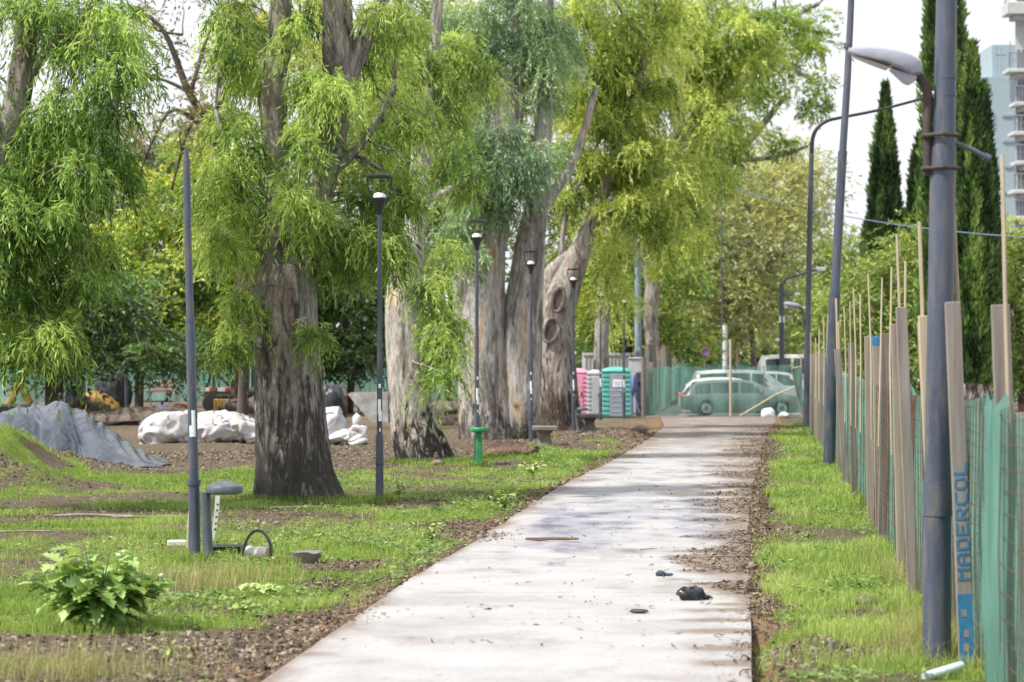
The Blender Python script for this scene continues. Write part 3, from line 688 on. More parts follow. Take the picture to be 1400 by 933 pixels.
LEAF_A = leafmat('eucalyptus_leaves_deep', (.022, .065, .011), (.15, .27, .045), (.43, .565, .14), trans=.42, gloss=.025)
LEAF_B = leafmat('eucalyptus_leaves_fresh', (.03, .082, .014), (.215, .33, .06), (.53, .65, .175), trans=.45, gloss=.025)
LEAF_C = leafmat('eucalyptus_leaves_grey', (.04, .095, .042), (.19, .31, .125), (.44, .58, .27), trans=.36, gloss=.07)
LEAF_Y = leafmat('eucalyptus_leaves_yellow', (.05, .108, .016), (.29, .39, .066), (.65, .70, .21), trans=.45, gloss=.025)
BARK1 = barkmat('bark_dark_rough', (.072, .064, .06), (.19, .168, .155), (.38, .345, .32), (.28, .185, .135), darkfrac=.46, basedark=2.6)
BARK2 = barkmat('bark_pale_black', (.03, .027, .026), (.34, .31, .29), (.56, .52, .48), (.58, .42, .29), darkfrac=.42, basedark=2.1)
BARK3 = barkmat('bark_grey_tan', (.075, .066, .06), (.23, .21, .195), (.48, .455, .43), (.50, .37, .26), darkfrac=.39, basedark=1.6, zs=.45, tanat=.62)
BARK4 = barkmat('bark_brown', (.07, .052, .044), (.21, .165, .138), (.42, .385, .355), (.36, .24, .165), darkfrac=.43, basedark=2.5)

# left foreground tree, trunk just outside the frame
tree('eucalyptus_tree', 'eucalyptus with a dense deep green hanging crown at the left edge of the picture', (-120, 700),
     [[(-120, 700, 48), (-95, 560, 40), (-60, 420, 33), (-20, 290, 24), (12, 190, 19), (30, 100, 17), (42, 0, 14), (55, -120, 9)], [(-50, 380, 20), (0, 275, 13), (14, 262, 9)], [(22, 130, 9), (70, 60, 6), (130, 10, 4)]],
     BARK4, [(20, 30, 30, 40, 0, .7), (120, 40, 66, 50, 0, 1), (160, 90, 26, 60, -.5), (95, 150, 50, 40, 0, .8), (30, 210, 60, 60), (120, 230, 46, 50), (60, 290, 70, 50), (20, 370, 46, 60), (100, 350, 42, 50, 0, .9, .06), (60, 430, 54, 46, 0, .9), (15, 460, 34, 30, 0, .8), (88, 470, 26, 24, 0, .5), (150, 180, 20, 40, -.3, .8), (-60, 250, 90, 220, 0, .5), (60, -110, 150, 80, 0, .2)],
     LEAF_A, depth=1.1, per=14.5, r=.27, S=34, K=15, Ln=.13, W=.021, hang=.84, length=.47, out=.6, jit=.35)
def t1x(mb, Y, t):
    # wire and dry twig loops round the trunk
    c = at(390, 395, Y)
    for k in range(3):
        rr = 46 * Y / F; pts = [c + np.array((rr * math.cos(a), rr * math.sin(a), .06 * math.sin(2 * a + k) + .05 * k)) for a in np.linspace(0, 6.283, 22)]
        mb.tube(pts, .006, 4)
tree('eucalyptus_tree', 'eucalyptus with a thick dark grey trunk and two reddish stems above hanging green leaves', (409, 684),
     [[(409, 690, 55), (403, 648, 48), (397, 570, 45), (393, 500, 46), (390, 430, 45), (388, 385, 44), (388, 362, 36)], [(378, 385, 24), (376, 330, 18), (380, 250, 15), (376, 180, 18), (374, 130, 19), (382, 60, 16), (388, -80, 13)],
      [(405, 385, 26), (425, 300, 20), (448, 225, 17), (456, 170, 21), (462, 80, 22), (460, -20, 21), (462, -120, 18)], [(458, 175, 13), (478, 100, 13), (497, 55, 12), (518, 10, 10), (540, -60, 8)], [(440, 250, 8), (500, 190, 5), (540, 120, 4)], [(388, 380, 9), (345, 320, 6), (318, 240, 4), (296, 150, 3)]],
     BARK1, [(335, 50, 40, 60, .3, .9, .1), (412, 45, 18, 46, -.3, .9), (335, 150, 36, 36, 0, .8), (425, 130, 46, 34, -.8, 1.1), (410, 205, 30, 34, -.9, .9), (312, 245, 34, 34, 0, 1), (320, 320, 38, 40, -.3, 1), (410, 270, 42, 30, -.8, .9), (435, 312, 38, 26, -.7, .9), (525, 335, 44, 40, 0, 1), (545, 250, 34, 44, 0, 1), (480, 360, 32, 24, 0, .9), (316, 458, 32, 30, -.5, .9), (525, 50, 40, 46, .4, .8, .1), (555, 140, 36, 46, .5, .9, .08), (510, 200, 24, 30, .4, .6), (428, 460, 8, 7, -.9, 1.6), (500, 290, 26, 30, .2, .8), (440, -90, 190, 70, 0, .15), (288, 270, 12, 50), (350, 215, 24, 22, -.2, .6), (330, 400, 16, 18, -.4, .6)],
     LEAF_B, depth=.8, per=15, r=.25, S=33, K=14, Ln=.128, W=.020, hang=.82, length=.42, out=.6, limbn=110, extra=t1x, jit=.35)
tree('eucalyptus_tree', 'pale eucalyptus with a black stained foot, between the first two globe lamps', (583, 634),
     [[(583, 642, 37), (575, 610, 33), (565, 570, 29), (559, 520, 28), (555, 460, 28), (553, 410, 26), (560, 350, 20), (570, 290, 15.5), (576, 220, 13.5), (576, 165, 15)], [(577, 185, 11), (588, 110, 9), (596, 30, 8), (604, -80, 6)], [(577, 185, 9), (590, 158, 8), (597, 145, 7)], [(574, 275, 7), (610, 262, 5), (650, 240, 3)], [(574, 190, 6), (545, 150, 4), (520, 100, 3)]],
     BARK2, [(545, 70, 60, 50, 0, .9, .08), (625, 110, 50, 60, .5, .8), (520, 150, 36, 36, 0, .8, .1), (600, 450, 22, 46, -.5, 1.3), (602, 515, 10, 34, -.6, 1.1), (625, 230, 30, 40, .6, .9), (605, 330, 20, 40, .6, .8), (560, -60, 130, 60, 0, .15), (585, 400, 12, 26, -.3, .8)],
     LEAF_B, depth=1.0, per=10.5, r=.30, S=34, K=14, Ln=.145, W=.024, hang=.82, length=.55, out=.6, jit=.35)
tree('eucalyptus_tree', 'massive fused eucalyptus trunk with peeling tan patches, behind the third globe lamp', (684, 601),
     [[(670, 606, 38), (667, 560, 35), (663, 500, 33), (660, 430, 30), (664, 350, 26), (676, 270, 23), (688, 200, 23), (694, 140, 22), (706, 60, 16), (722, -60, 12)], [(648, 602, 20), (640, 500, 16), (633, 420, 13), (623, 352, 9), (611, 336, 6)],
      [(708, 604, 28), (713, 500, 27), (717, 420, 25), (724, 340, 21), (734, 280, 16), (740, 225, 13), (746, 120, 10), (750, -60, 7)], [(722, 318, 10), (750, 272, 8), (770, 245, 7), (795, 190, 5), (815, 120, 4)], [(686, 190, 9), (668, 145, 5), (655, 130, 4)]],
     BARK3, [(650, 225, 54, 40, -1.0, 1.1, -.1), (705, 215, 46, 36, -1.5, 1.1, -.06), (632, 290, 36, 40, -.8, .9), (700, 40, 70, 50, 0, .7), (620, 60, 50, 50, .5, .8), (690, 275, 34, 22, -1.6, 1., -.1), (655, 370, 18, 30, -1.2, .6), (745, 90, 40, 60, .4, .7, .1), (700, -70, 150, 60, 0, .15), (640, 150, 40, 30, 0, .7)],
     LEAF_C, depth=1.4, per=8.5, r=.36, S=36, K=15, Ln=.16, W=.026, hang=.75, length=.62, out=.6, jit=.35)
def t4x(mb, Y, t):
    for (px, py, rx, ry, nm) in ((763, 410, 8, 16, 0), (753, 452, 10, 16, 1)):
        c = at(px, py, Y - .70); k = Y / F; s = MB(); P_ = np.array([[math.cos(a), math.sin(a)] for a in np.linspace(0, 2 * math.pi, 24, endpoint=False)])
        s.add(np.concatenate([np.stack([c[0] + rx * k * f_ * P_[:, 0], np.full(24, c[1] + dy_), c[2] + ry * k * f_ * P_[:, 1]], -1) for f_, dy_ in ((1.35, .5), (1.12, .12), (1.0, .02))]), [(i * 24 + j, i * 24 + (j + 1) % 24, i * 24 + 24 + (j + 1) % 24, i * 24 + 24 + j) for i in range(2) for j in range(24)]); s.build('scar_collar', BARK4, t); s = MB()
        ring = [c + np.array((rx * k * math.cos(a) + ry * k * .18 * math.sin(a), 0, ry * k * math.sin(a))) for a in np.linspace(0, 6.283, 28)]
        s.tube(ring, .05, 6, cap=False); s.build('scar_lip', BARK1, t); s = MB()
        s.add(np.array([c + (0, -.0, 0)] + ring[:-1]), [(0, i + 1, i + 2 if i < 26 else 1) for i in range(27)])
        s.build('branch_scar', pmat('scar_wood', [(.035, .028, .025), (.085, .064, .053), (.17, .135, .115)], scale=(7, 7, 3), rough=.9, bump=.5), t)
tree('eucalyptus_tree', 'brown eucalyptus with two oval branch scars, behind the fourth globe lamp', (762, 589),
     [[(762, 595, 33), (760, 550, 31), (757, 490, 30), (757, 440, 28), (768, 400, 24), (785, 360, 17), (803, 315, 11), (830, 250, 8), (862, 160, 6), (885, 60, 5)], [(752, 430, 22), (748, 395, 15), (750, 378, 11), (764, 362, 9), (779, 348, 8)], [(768, 352, 4), (771, 310, 3.5), (782, 270, 3), (802, 235, 2.5)], [(806, 310, 6), (850, 285, 4), (905, 240, 3)]],
     BARK4, [(830, 170, 75, 90, 0, 1), (800, 90, 60, 80, .5), (880, 120, 70, 90, 1), (790, 250, 46, 40, .5, .9), (850, 290, 60, 50, .8), (905, 240, 60, 70, 1), (835, 380, 26, 46, 1.5, .8), (860, 20, 90, 50), (850, -70, 150, 60, 0, .15)],
     LEAF_Y, extra=t4x, depth=1.8, per=4.2, r=.42, S=38, K=15, Ln=.17, W=.032, hang=.72, length=.68, out=.6, jit=.35)
tree('eucalyptus_tree', 'yellow green eucalyptus standing behind the scarred trunk, its dark stem beside the pink toilet', (822, 0, 96),
     [[(822, 568, 12), (822, 500, 11), (824, 430, 10), (832, 350, 9), (850, 250, 8), (880, 150, 7), (915, 40, 5), (930, -60, 4)], [(828, 80, 10), (812, 20, 12), (800, -40, 12)], [(850, 250, 6), (920, 190, 4), (980, 130, 3)]],
     BARK1, [(930, 120, 70, 100), (960, 50, 80, 60), (930, 290, 55, 60), (975, 180, 50, 80), (900, 60, 60, 60), (880, 330, 40, 46, 0, .9), (840, 430, 24, 40, 2, .8), (920, -60, 140, 60, 0, .15), (1010, 60, 50, 60)],
     LEAF_Y, depth=2.4, per=2.2, r=.52, S=38, K=14, Ln=.21, W=.042, hang=.7, length=.75, out=.6, jit=.35, sides=16, fine=False)
tree('spreading_tree', 'tall spreading tree with a dark leaning trunk behind the blue utility pole', (893, 0, 118),
     [[(897, 552, 9), (893, 480, 10), (890, 420, 11), (900, 360, 11), (925, 310, 10), (960, 270, 8), (1000, 220, 7), (1045, 168, 5), (1075, 130, 3)], [(925, 310, 7), (940, 240, 6), (980, 150, 6), (1020, 66, 6), (1060, 35, 5), (1120, 5, 3)], [(1020, 66, 4), (1060, 80, 3), (1110, 110, 2)], [(1000, 220, 4), (1060, 215, 3), (1105, 200, 2)], [(893, 420, 6), (880, 350, 5), (872, 280, 4)]],
     BARK1, [(1000, 110, 60, 70), (1060, 60, 60, 50, 0, .8), (1105, 30, 40, 40, 0, .7), (1075, 130, 50, 40, 0, .7), (1035, 200, 40, 36, 0, .5), (960, 220, 50, 50, 0, .8), (1118, 120, 22, 30, 0, .45), (900, 300, 40, 60, 0, .7), (1080, -50, 110, 60, 0, .2), (950, 330, 40, 40, 0, .7), (870, 400, 40, 50, 1, .7)],
     LEAF_B, depth=2.6, per=1.35, r=.75, S=34, K=10, Ln=.28, W=.07, hang=.35, length=.9, sides=16, fine=False, limbn=60, limb_r=.02)
tree('sparse_tree', 'thin grey branched tree with sparse olive leaves beyond the parked cars', (1030, 0, 150),
     [[(1032, 540, 4), (1030, 480, 4), (1024, 420, 3.5), (1030, 370, 3), (1045, 320, 2.5), (1075, 270, 2), (1110, 240, 1.2)], [(1028, 400, 4), (1000, 350, 3), (975, 300, 2.5), (955, 260, 2)], [(1028, 430, 4), (985, 400, 3), (955, 375, 2)], [(1040, 330, 3), (1020, 280, 2.5), (1000, 250, 2)], [(1030, 380, 3), (1065, 350, 2.5), (1095, 345, 1.5)], [(1060, 300, 2.5), (1090, 295, 1.5), (1125, 300, 1)]],
     pmat('bark_grey_far', [(.09, .075, .065), (.16, .14, .125), (.24, .22, .20)], scale=(1, 1, .4), rough=.9), [(1000, 300, 60, 70, 0, .8), (1060, 260, 50, 60, 0, .7, .15), (970, 380, 50, 60, 0, .9), (1050, 380, 50, 60, 0, .7), (1090, 280, 35, 50, 0, .5), (1000, 440, 60, 40, 0, .8), (940, 420, 40, 50, 0, .8), (1085, 225, 30, 26, 0, .7, .25)],
     leafmat('olive_far_leaves', (.11, .13, .06), (.28, .31, .13), (.55, .56, .20), trans=.3, gloss=.04), depth=4, per=1.9, r=1.1, S=30, K=8, Ln=.30, W=.10, hang=.3, length=1.3, sides=8, fine=False, limbn=260, limb_r=.018, flare=0, out=.9)

# ---------------------------------------------------- trees behind the building site, on the left
BARKF = pmat('bark_dark_far', [(.03, .025, .02), (.07, .055, .045), (.12, .1, .085)], scale=(2, 2, .6), rough=.9)
LEAF_D = leafmat('broad_leaves_dark', (.018, .045, .014), (.07, .145, .03), (.20, .33, .07), trans=.3, gloss=.05)
LEAF_G = leafmat('broad_leaves_gold', (.035, .09, .018), (.16, .30, .05), (.60, .60, .07), trans=.36, gloss=.05)
LEAF_O = leafmat('broad_leaves_grey', (.06, .09, .04), (.17, .22, .09), (.33, .38, .17), trans=.3, gloss=.05)
LEAF_BR = leafmat('brown_green_leaves', (.06, .055, .02), (.17, .155, .045), (.34, .29, .09), trans=.35, gloss=.04)
bgk = dict(depth=2.6, S=34, K=8, Ln=.2, W=.09, hang=.35, length=.7, r=.7, sides=12, fine=False, out=.8, flare=.1)
tree('broadleaf_tree', 'rounded tree with yellow tipped foliage behind the bare lamp pole', (262, 0, 92),
     [[(190, 570, 6), (192, 500, 6), (205, 440, 6), (225, 390, 5), (250, 320, 4), (265, 250, 3)], [(200, 450, 4), (175, 400, 3), (160, 350, 2)], [(215, 410, 4), (270, 390, 3), (310, 360, 2)]], BARKF,
     [(250, 300, 75, 90, 0, 1, .12), (200, 410, 80, 70, -.5, 1, .02), (290, 380, 60, 80, 0, 1, .05), (170, 350, 50, 50, 0, 1), (300, 240, 40, 60, 0, .8, .12), (220, 470, 70, 36, 0, 1, -.22), (180, 450, 60, 50, 0, 1, -.15)], LEAF_G, per=3.0, **bgk)
tree('broadleaf_tree', 'dusty grey green tree rising between the left crown and the bare lamp pole', (150, 0, 108),
     [[(140, 556, 6), (145, 450, 6), (160, 350, 5), (180, 270, 4), (195, 200, 2)], [(160, 350, 3), (200, 290, 2), (235, 250, 2)]], BARKF,
     [(180, 270, 70, 60), (230, 220, 60, 50, 0, .8), (160, 210, 50, 50, 0, .7), (130, 330, 50, 60), (290, 190, 50, 40, 0, .6), (330, 250, 60, 70)], LEAF_O, per=2.4, **bgk)
tree('broadleaf_tree', 'dark shaded tree whose low crown hangs over the wrapped building materials', (75, 0, 82),
     [[(76, 580, 14), (74, 530, 13), (80, 470, 11), (95, 400, 8), (110, 330, 5)], [(80, 470, 8), (40, 420, 5), (10, 380, 4)], [(84, 450, 6), (130, 420, 4), (170, 400, 3)]], BARKF,
     [(60, 420, 100, 70, 0, 1, -.1), (110, 480, 60, 36, -.5, 1, -.15), (20, 480, 60, 34, 0, 1, -.15), (160, 430, 50, 60, .5, 1, -.05), (228, 495, 42, 30, 0, 1, -.2)], LEAF_D, per=3.0, **bgk)
tree('broadleaf_tree', 'dark tree filling the gap behind the thick grey trunk', (500, 0, 97),
     [[(322, 565, 7), (330, 500, 7), (380, 400, 6), (430, 330, 5)], [(478, 565, 5), (480, 500, 5), (470, 430, 4), (455, 380, 3)], [(478, 480, 4), (510, 440, 3)]], BARKF,
     [(470, 420, 70, 90, 0, 1, -.08), (330, 420, 50, 90, 0, 1, -.08), (400, 350, 80, 80, 0, 1), (510, 480, 40, 28, 0, .9, -.15), (450, 490, 34, 26, 0, .9, -.15), (525, 380, 30, 60, 0, .9)], LEAF_D, per=3.0, **bgk)
tree('broadleaf_tree', 'light green tree between the pale trunk and the massive fused trunk', (620, 0, 104),
     [[(612, 560, 4), (614, 480, 4), (618, 420, 4), (622, 350, 3)], [(616, 450, 3), (590, 400, 2)]], BARKF,
     [(615, 420, 36, 60, 0, 1, .05), (600, 330, 50, 60, 0, 1), (630, 250, 60, 60, 0, .8), (600, 470, 30, 30, 0, .8, -.1), (560, 220, 60, 60, 0, .8)], LEAF_G, per=2.6, **bgk)
tree('broadleaf_tree', 'green tree showing between the scarred trunk and the blue utility pole', (850, 0, 128),
     [[(856, 545, 9), (856, 470, 9), (860, 400, 8), (866, 330, 6)]], BARKF,
     [(850, 420, 50, 60, 0, 1, .1), (920, 420, 50, 60, 0, 1), (880, 360, 50, 60, 0, .9), (800, 420, 30, 60), (940, 470, 40, 26, 0, .8)], LEAF_G, per=2.2, **bgk)
tree('sparse_tree', 'sparse brownish tree with bare twigs against the white sky at upper left', (250, 0, 74),
     [[(330, 588, 8), (335, 450, 8), (325, 300, 7), (300, 190, 6), (260, 130, 5), (225, 45, 3.5), (185, 10, 2)], [(300, 190, 4), (240, 150, 2.5), (210, 190, 2), (190, 240, 1.5)], [(310, 220, 4), (265, 170, 3), (245, 220, 2), (235, 260, 1.5)], [(260, 130, 3), (280, 60, 2.5), (300, 10, 2)], [(262, 128, 3), (225, 110, 2), (190, 105, 1.5)], [(250, 48, 2), (215, 42, 1.6), (190, 28, 1)]], BARKF,
     [(250, 60, 65, 60, 0, .8), (240, 120, 60, 50, 0, .65), (215, 190, 46, 46, 0, .55), (290, 120, 40, 70, 0, 1), (290, 30, 50, 40, 0, .9), (270, 200, 40, 40, 0, .7), (240, -50, 90, 50, 0, .5)], LEAF_BR, depth=2, per=1.2, r=.55, S=22, K=8, Ln=.15, W=.055, hang=.3, length=.7, sides=10, fine=False, limbn=90, flare=0, out=.9)

tree('broadleaf_tree', 'tall yellow green tree filling the background above the two globe lamps', (545, 0, 120),
     [[(545, 551, 8), (546, 450, 8), (550, 350, 7), (556, 250, 6), (565, 150, 5), (570, 40, 3)], [(550, 350, 5), (500, 270, 4), (470, 190, 3)], [(556, 250, 4), (620, 190, 3), (660, 120, 2)]], BARKF,
     [(545, 250, 70, 80, 0, 1, -.05), (480, 170, 60, 90, 0, .9, .1), (640, 160, 80, 100, 0, .9, .05), (560, 90, 90, 90, 0, .9, .1), (700, 260, 60, 80, 0, .8), (420, 260, 50, 90, 0, .8, -.05), (770, 300, 40, 60, 0, .8), (340, 60, 50, 70, 0, .8, .15), (420, 60, 60, 60, 0, .7, .15), (660, 20, 80, 60, 0, .8, .1)], leafmat('yellow_green_leaves', (.06, .11, .02), (.24, .33, .06), (.56, .58, .16), trans=.42, gloss=.03), per=2.6, **bgk)

tree('broadleaf_tree', 'soft yellow green tree behind the thin grey branched tree beyond the cars', (1010, 0, 172),
     [[(1012, 533, 5), (1010, 450, 5), (1008, 380, 4), (1012, 300, 3)], [(1008, 380, 3), (1060, 320, 2)]], BARKF,
     [(1000, 310, 60, 70, 0, 1), (1060, 270, 46, 60, 0, .9, .15), (960, 400, 60, 70, 0, 1, -.05), (1050, 390, 60, 60, 0, 1, -.05), (1085, 320, 24, 50, 0, .6), (1000, 460, 70, 30, 0, 1, -.15), (950, 280, 40, 60, 0, .9)], leafmat('soft_far_leaves', (.08, .13, .03), (.26, .35, .09), (.60, .60, .19), trans=.4, gloss=.03), per=1.0, **{**bgk, 'Ln': .3, 'W': .13, 'r': 1.1})

# ---------------------------------------------------- right background
bgr = dict(depth=3, S=36, K=8, Ln=.26, W=.09, hang=.35, length=.9, r=.9, sides=10, fine=False, out=.8, flare=.1)
LEAF_BG = leafmat('bright_far_leaves', (.06, .11, .022), (.22, .31, .055), (.46, .53, .13), trans=.36, gloss=.05)
tree('bushy_tree', 'bright green bushy tree between the leaning pole and the wide street light pole', (1230, 0, 112),
     [[(1232, 556, 5), (1230, 500, 5), (1228, 430, 4), (1226, 370, 3)], [(1230, 480, 3), (1190, 430, 2)]], BARKF,
     [(1225, 410, 60, 70), (1180, 430, 50, 60), (1270, 410, 46, 80), (1235, 345, 30, 24), (1215, 490, 90, 36, 0, 1, -.15), (1150, 430, 40, 50)], LEAF_BG, per=1.8, **bgr)
tree('bushy_tree', 'light green bushy tree at the right edge below the balconied building', (1395, 0, 100),
     [[(1398, 563, 6), (1396, 500, 6), (1392, 420, 5), (1390, 350, 3)], [(1395, 470, 4), (1420, 420, 3)]], BARKF,
     [(1395, 390, 36, 70), (1420, 420, 50, 100), (1392, 330, 26, 24, 0, 1, .1), (1395, 470, 40, 40, 0, 1, -.15), (1400, 510, 40, 30, 0, 1, -.25)], LEAF_BG, per=2.0, **bgr)
tree('bushy_tree', 'pale green tree in the distance between the two dark leaning poles', (1120, 0, 165),
     [[(1122, 535, 4), (1120, 470, 4), (1122, 400, 3)]], BARKF, [(1120, 410, 50, 60), (1150, 380, 40, 50, 0, .8), (1080, 440, 40, 40), (1130, 480, 60, 30, 0, 1, -.15), (1155, 345, 26, 24, 0, .5), (1125, 325, 18, 20, 0, .35)], LEAF_BG, per=1.0, **{**bgr, 'Ln': .36, 'W': .12, 'r': 1.2})
tree('bushy_tree', 'dark green tree closing the road behind the slim street lights', (1065, 0, 190),
     [[(1052, 528, 4), (1052, 470, 4), (1050, 420, 3)]], BARKF, [(1050, 450, 50, 45, 0, 1, -.05), (1010, 470, 40, 30, 0, 1, -.1), (1085, 470, 30, 26, 0, 1), (960, 460, 50, 40, 0, .8, -.1)], LEAF_D, per=1.0, **{**bgr, 'Ln': .4, 'W': .14, 'r': 1.3})

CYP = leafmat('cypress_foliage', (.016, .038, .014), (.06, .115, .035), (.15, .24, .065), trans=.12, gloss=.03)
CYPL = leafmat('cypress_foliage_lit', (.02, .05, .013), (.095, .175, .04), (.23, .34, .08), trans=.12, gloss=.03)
def cypress(label, px, ptop, prof, Y, n, mat, lean=0, bottom=540):
    """prof: (py, half width px)"""
    bx = at(px, 490, Y)[0]; t = thing('cypress_tree', label, 'tree', (bx, Y, g0(bx, Y)), 'cypresses along the far side')
    zs = np.array([H - (p[0] - 490) * Y / F for p in prof])[::-1]; ws = np.array([p[1] * Y / F for p in prof])[::-1]
    mb = MB(); zt = zs[-1]
    mb.tube([(bx, Y, -.2), (bx, Y, zt * .3), (bx, Y, zt * .8), (bx + lean, Y, zt * .97)], [.3, .22, .1, .03], 10); mb.build('trunk', BARK4, t)
    cdf_z = np.linspace(zs[0], zt, 300); wz = np.interp(cdf_z, zs, ws); p = wz + .08; p /= p.sum()
    z = N.choice(cdf_z, n, p=p) + N.normal(0, .03, n); th = N.uniform(0, 2 * np.pi, n)
    rr = np.interp(z, zs, ws)
    lump = fbm(np.stack([np.cos(th) * 1.6, np.sin(th) * 1.6, z * .55], -1), 4)
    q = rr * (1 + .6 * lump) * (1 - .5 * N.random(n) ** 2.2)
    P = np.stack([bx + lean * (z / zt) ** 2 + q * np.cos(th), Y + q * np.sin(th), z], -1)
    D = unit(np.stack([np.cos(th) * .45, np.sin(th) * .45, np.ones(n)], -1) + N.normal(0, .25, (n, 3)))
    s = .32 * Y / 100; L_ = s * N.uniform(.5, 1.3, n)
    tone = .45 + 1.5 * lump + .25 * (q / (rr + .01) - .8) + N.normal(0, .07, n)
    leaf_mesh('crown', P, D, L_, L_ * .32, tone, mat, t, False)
    # dark core added to block light through the column; inner shade in its colour
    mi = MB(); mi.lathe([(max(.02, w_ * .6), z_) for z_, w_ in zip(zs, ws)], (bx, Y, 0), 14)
    mi.build('dark_core', flat('cypress_shade', (.012, .022, .01), rough=1, bump=0), t)
    return t
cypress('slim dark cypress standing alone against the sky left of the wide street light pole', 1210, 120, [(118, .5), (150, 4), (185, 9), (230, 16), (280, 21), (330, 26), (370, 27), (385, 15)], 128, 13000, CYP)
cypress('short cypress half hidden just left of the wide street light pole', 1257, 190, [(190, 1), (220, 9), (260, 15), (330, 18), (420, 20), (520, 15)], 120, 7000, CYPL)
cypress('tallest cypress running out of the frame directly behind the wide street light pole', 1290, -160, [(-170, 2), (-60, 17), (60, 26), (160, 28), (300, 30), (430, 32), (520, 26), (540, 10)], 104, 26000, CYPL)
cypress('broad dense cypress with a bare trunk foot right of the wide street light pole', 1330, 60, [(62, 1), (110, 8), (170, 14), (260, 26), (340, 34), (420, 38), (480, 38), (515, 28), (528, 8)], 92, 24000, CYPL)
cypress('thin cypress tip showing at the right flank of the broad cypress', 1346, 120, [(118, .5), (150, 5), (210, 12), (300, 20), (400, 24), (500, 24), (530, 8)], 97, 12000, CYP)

# far tree line closing the view: one mass
C = []
for k in range(420):
    X = N.uniform(-70, 40); Yf = 215 + N.uniform(0, 40)
    C.append((X, Yf, N.uniform(0.5, 9 + 3 * math.sin(X * .2)) * (.55 if X > 24 else 1)))
C = np.array(C); pos, d, L_, W_, tone, _ = strands(C, np.zeros(len(C)), 2.6, 40, 6, .7, .32, .3, 1.8, .8)
o = leaf_mesh('distant_trees', pos, d, L_, W_, tone - .12, LEAF_D, None, False); prop(o, kind='stuff')
# ------------------------------------------------------------------ paints
NAVY = pmat('pole_paint_navy', [(.030, .042, .065), (.045, .06, .09), (.062, .08, .112)], scale=(5, 5, 1), rough=.42, bump=.05, grime=(.11, .10, .095))
STEELB = pmat('pole_paint_bluegrey', [(.04, .053, .084), (.062, .08, .12), (.09, .11, .155)], scale=(5, 5, .8), rough=.4, bump=.05, grime=(.13, .12, .12))
BOLL = pmat('bollard_paint', [(.06, .078, .10), (.085, .105, .135), (.115, .14, .17)], scale=(7, 7, 2), rough=.5, bump=.08, grime=(.15, .14, .13))
BLACK = flat('black_metal', (.018, .02, .024), rough=.4)
LENS = flat('lamp_lens_white', (.86, .87, .9), rough=.25, bump=0)
PAPER = pmat('sticker_paper', [(.35, .36, .38), (.78, .79, .82), (.86, .87, .9)], scale=(40, 40, 30), rough=.7, bump=0, lo=.3, hi=.55)
CONC = pmat('precast_concrete', [(.12, .112, .104), (.18, .17, .158), (.25, .236, .22)], scale=(6, 6, 6), rough=.9, bump=.4, grime=(.13, .115, .1))
RUST = pmat('rusty_wire', [(.06, .03, .02), (.12, .055, .032), (.19, .09, .05)], scale=(20, 20, 20), rough=.85, bump=.1)

# ------------------------------------------------------------------ park lamps with a white dome under a flat ring
def make_lamp(x, y, label, stickers=True):
    t = thing('park_lamp', label, 'lamp post', (x, y, g0(x, y)), 'slim globe lamps along the path')
    z = ORG[t.name][2]; o = np.array((x, y, z))
    m = MB(); m.lathe([(.056, -.15), (.056, .94), (.052, .955), (.045, .96)], o, 18); m.build('sleeve', NAVY, t)
    m = MB(); m.lathe([(.040, .94), (.038, 2.4), (.041, 2.402), (.041, 2.43), (.034, 2.432), (.031, 4.12)], o, 18); m.build('pole', NAVY, t)
    m = MB(); m.lathe([(.034, 4.08), (.04, 4.1), (.045, 4.14), (.105, 4.29), (.108, 4.32), (.10, 4.325)], o, 22); m.build('lamp_head', BLACK, t)
    m = MB(); m.lathe([(.09, 4.32), (.088, 4.36), (.07, 4.385), (.03, 4.4), (.002, 4.402)], o, 22); m.build('lens', LENS, t)
    for s in (-1, 1):
        m = MB(); m.tube([o + (s * .1, 0, 4.26), o + (s * .135, 0, 4.36), o + (s * .168, 0, 4.48), o + (s * .172, 0, 4.62)], .011, 6); m.build('arm', BLACK, t)
    m = MB(); m.lathe([(.15, 4.605), (.185, 4.61), (.187, 4.635), (.16, 4.65), (.02, 4.655)], o, 26); m.build('reflector_plate', BLACK, t)
    if stickers:
        for (a, z0, z1, w) in ((-92, 1.24, 1.46, .045), (-72, 1.15, 1.3, .05), (-85, 1.62, 1.68, .03), (-80, 1.0, 1.05, .02)):
            an = math.radians(a); r = .0405 + .001
            th = np.linspace(an - w / .08, an + w / .08, 6)
            m = MB(); m.sheet([[o + (r * math.cos(q), r * math.sin(q), zz) for q in th] for zz in (z0, z1)]); m.build('torn_sticker', PAPER, t)
    m = MB()
    m.lathe([(.058, .52), (.06, .525), (.06, .57), (.058, .575)], o, 18); m.build('clamp_band', NAVY, t)
    return t
x, y = gp(519, 692); lamp = make_lamp(x, y, 'nearest globe lamp, in front of the pale eucalyptus with torn stickers on its pole')
for (px, Y, sc, lb) in ((652, 48.6, (1, 1, 1), 'second globe lamp from the front, rising behind the small green stool'), (726, 62.6, (1, 1, 1), 'third globe lamp, in front of the massive fused trunk'),
                        (784, 73.5, (1, 1, 1), 'fourth globe lamp, beside the scarred brown trunk'), (821, 86.5, (1, 1, .972), 'fifth globe lamp, standing just left of the teal toilet'),
                        (853, 88.3, (1, 1, .93), 'sixth globe lamp, in front of the teal toilet door'), (877, 115, (1, 1, 1), 'seventh globe lamp, directly right of the blue utility pole'),
                        (894, 128, (1, 1, 1), 'farthest globe lamp, above the picket row beyond the path end')):
    X_ = (px - 700) * Y / F; copy_tree(lamp, (X_, Y, g0(X_, Y)), lb, sc, rotz=R.uniform(-.4, .4) if px > 700 else .25)

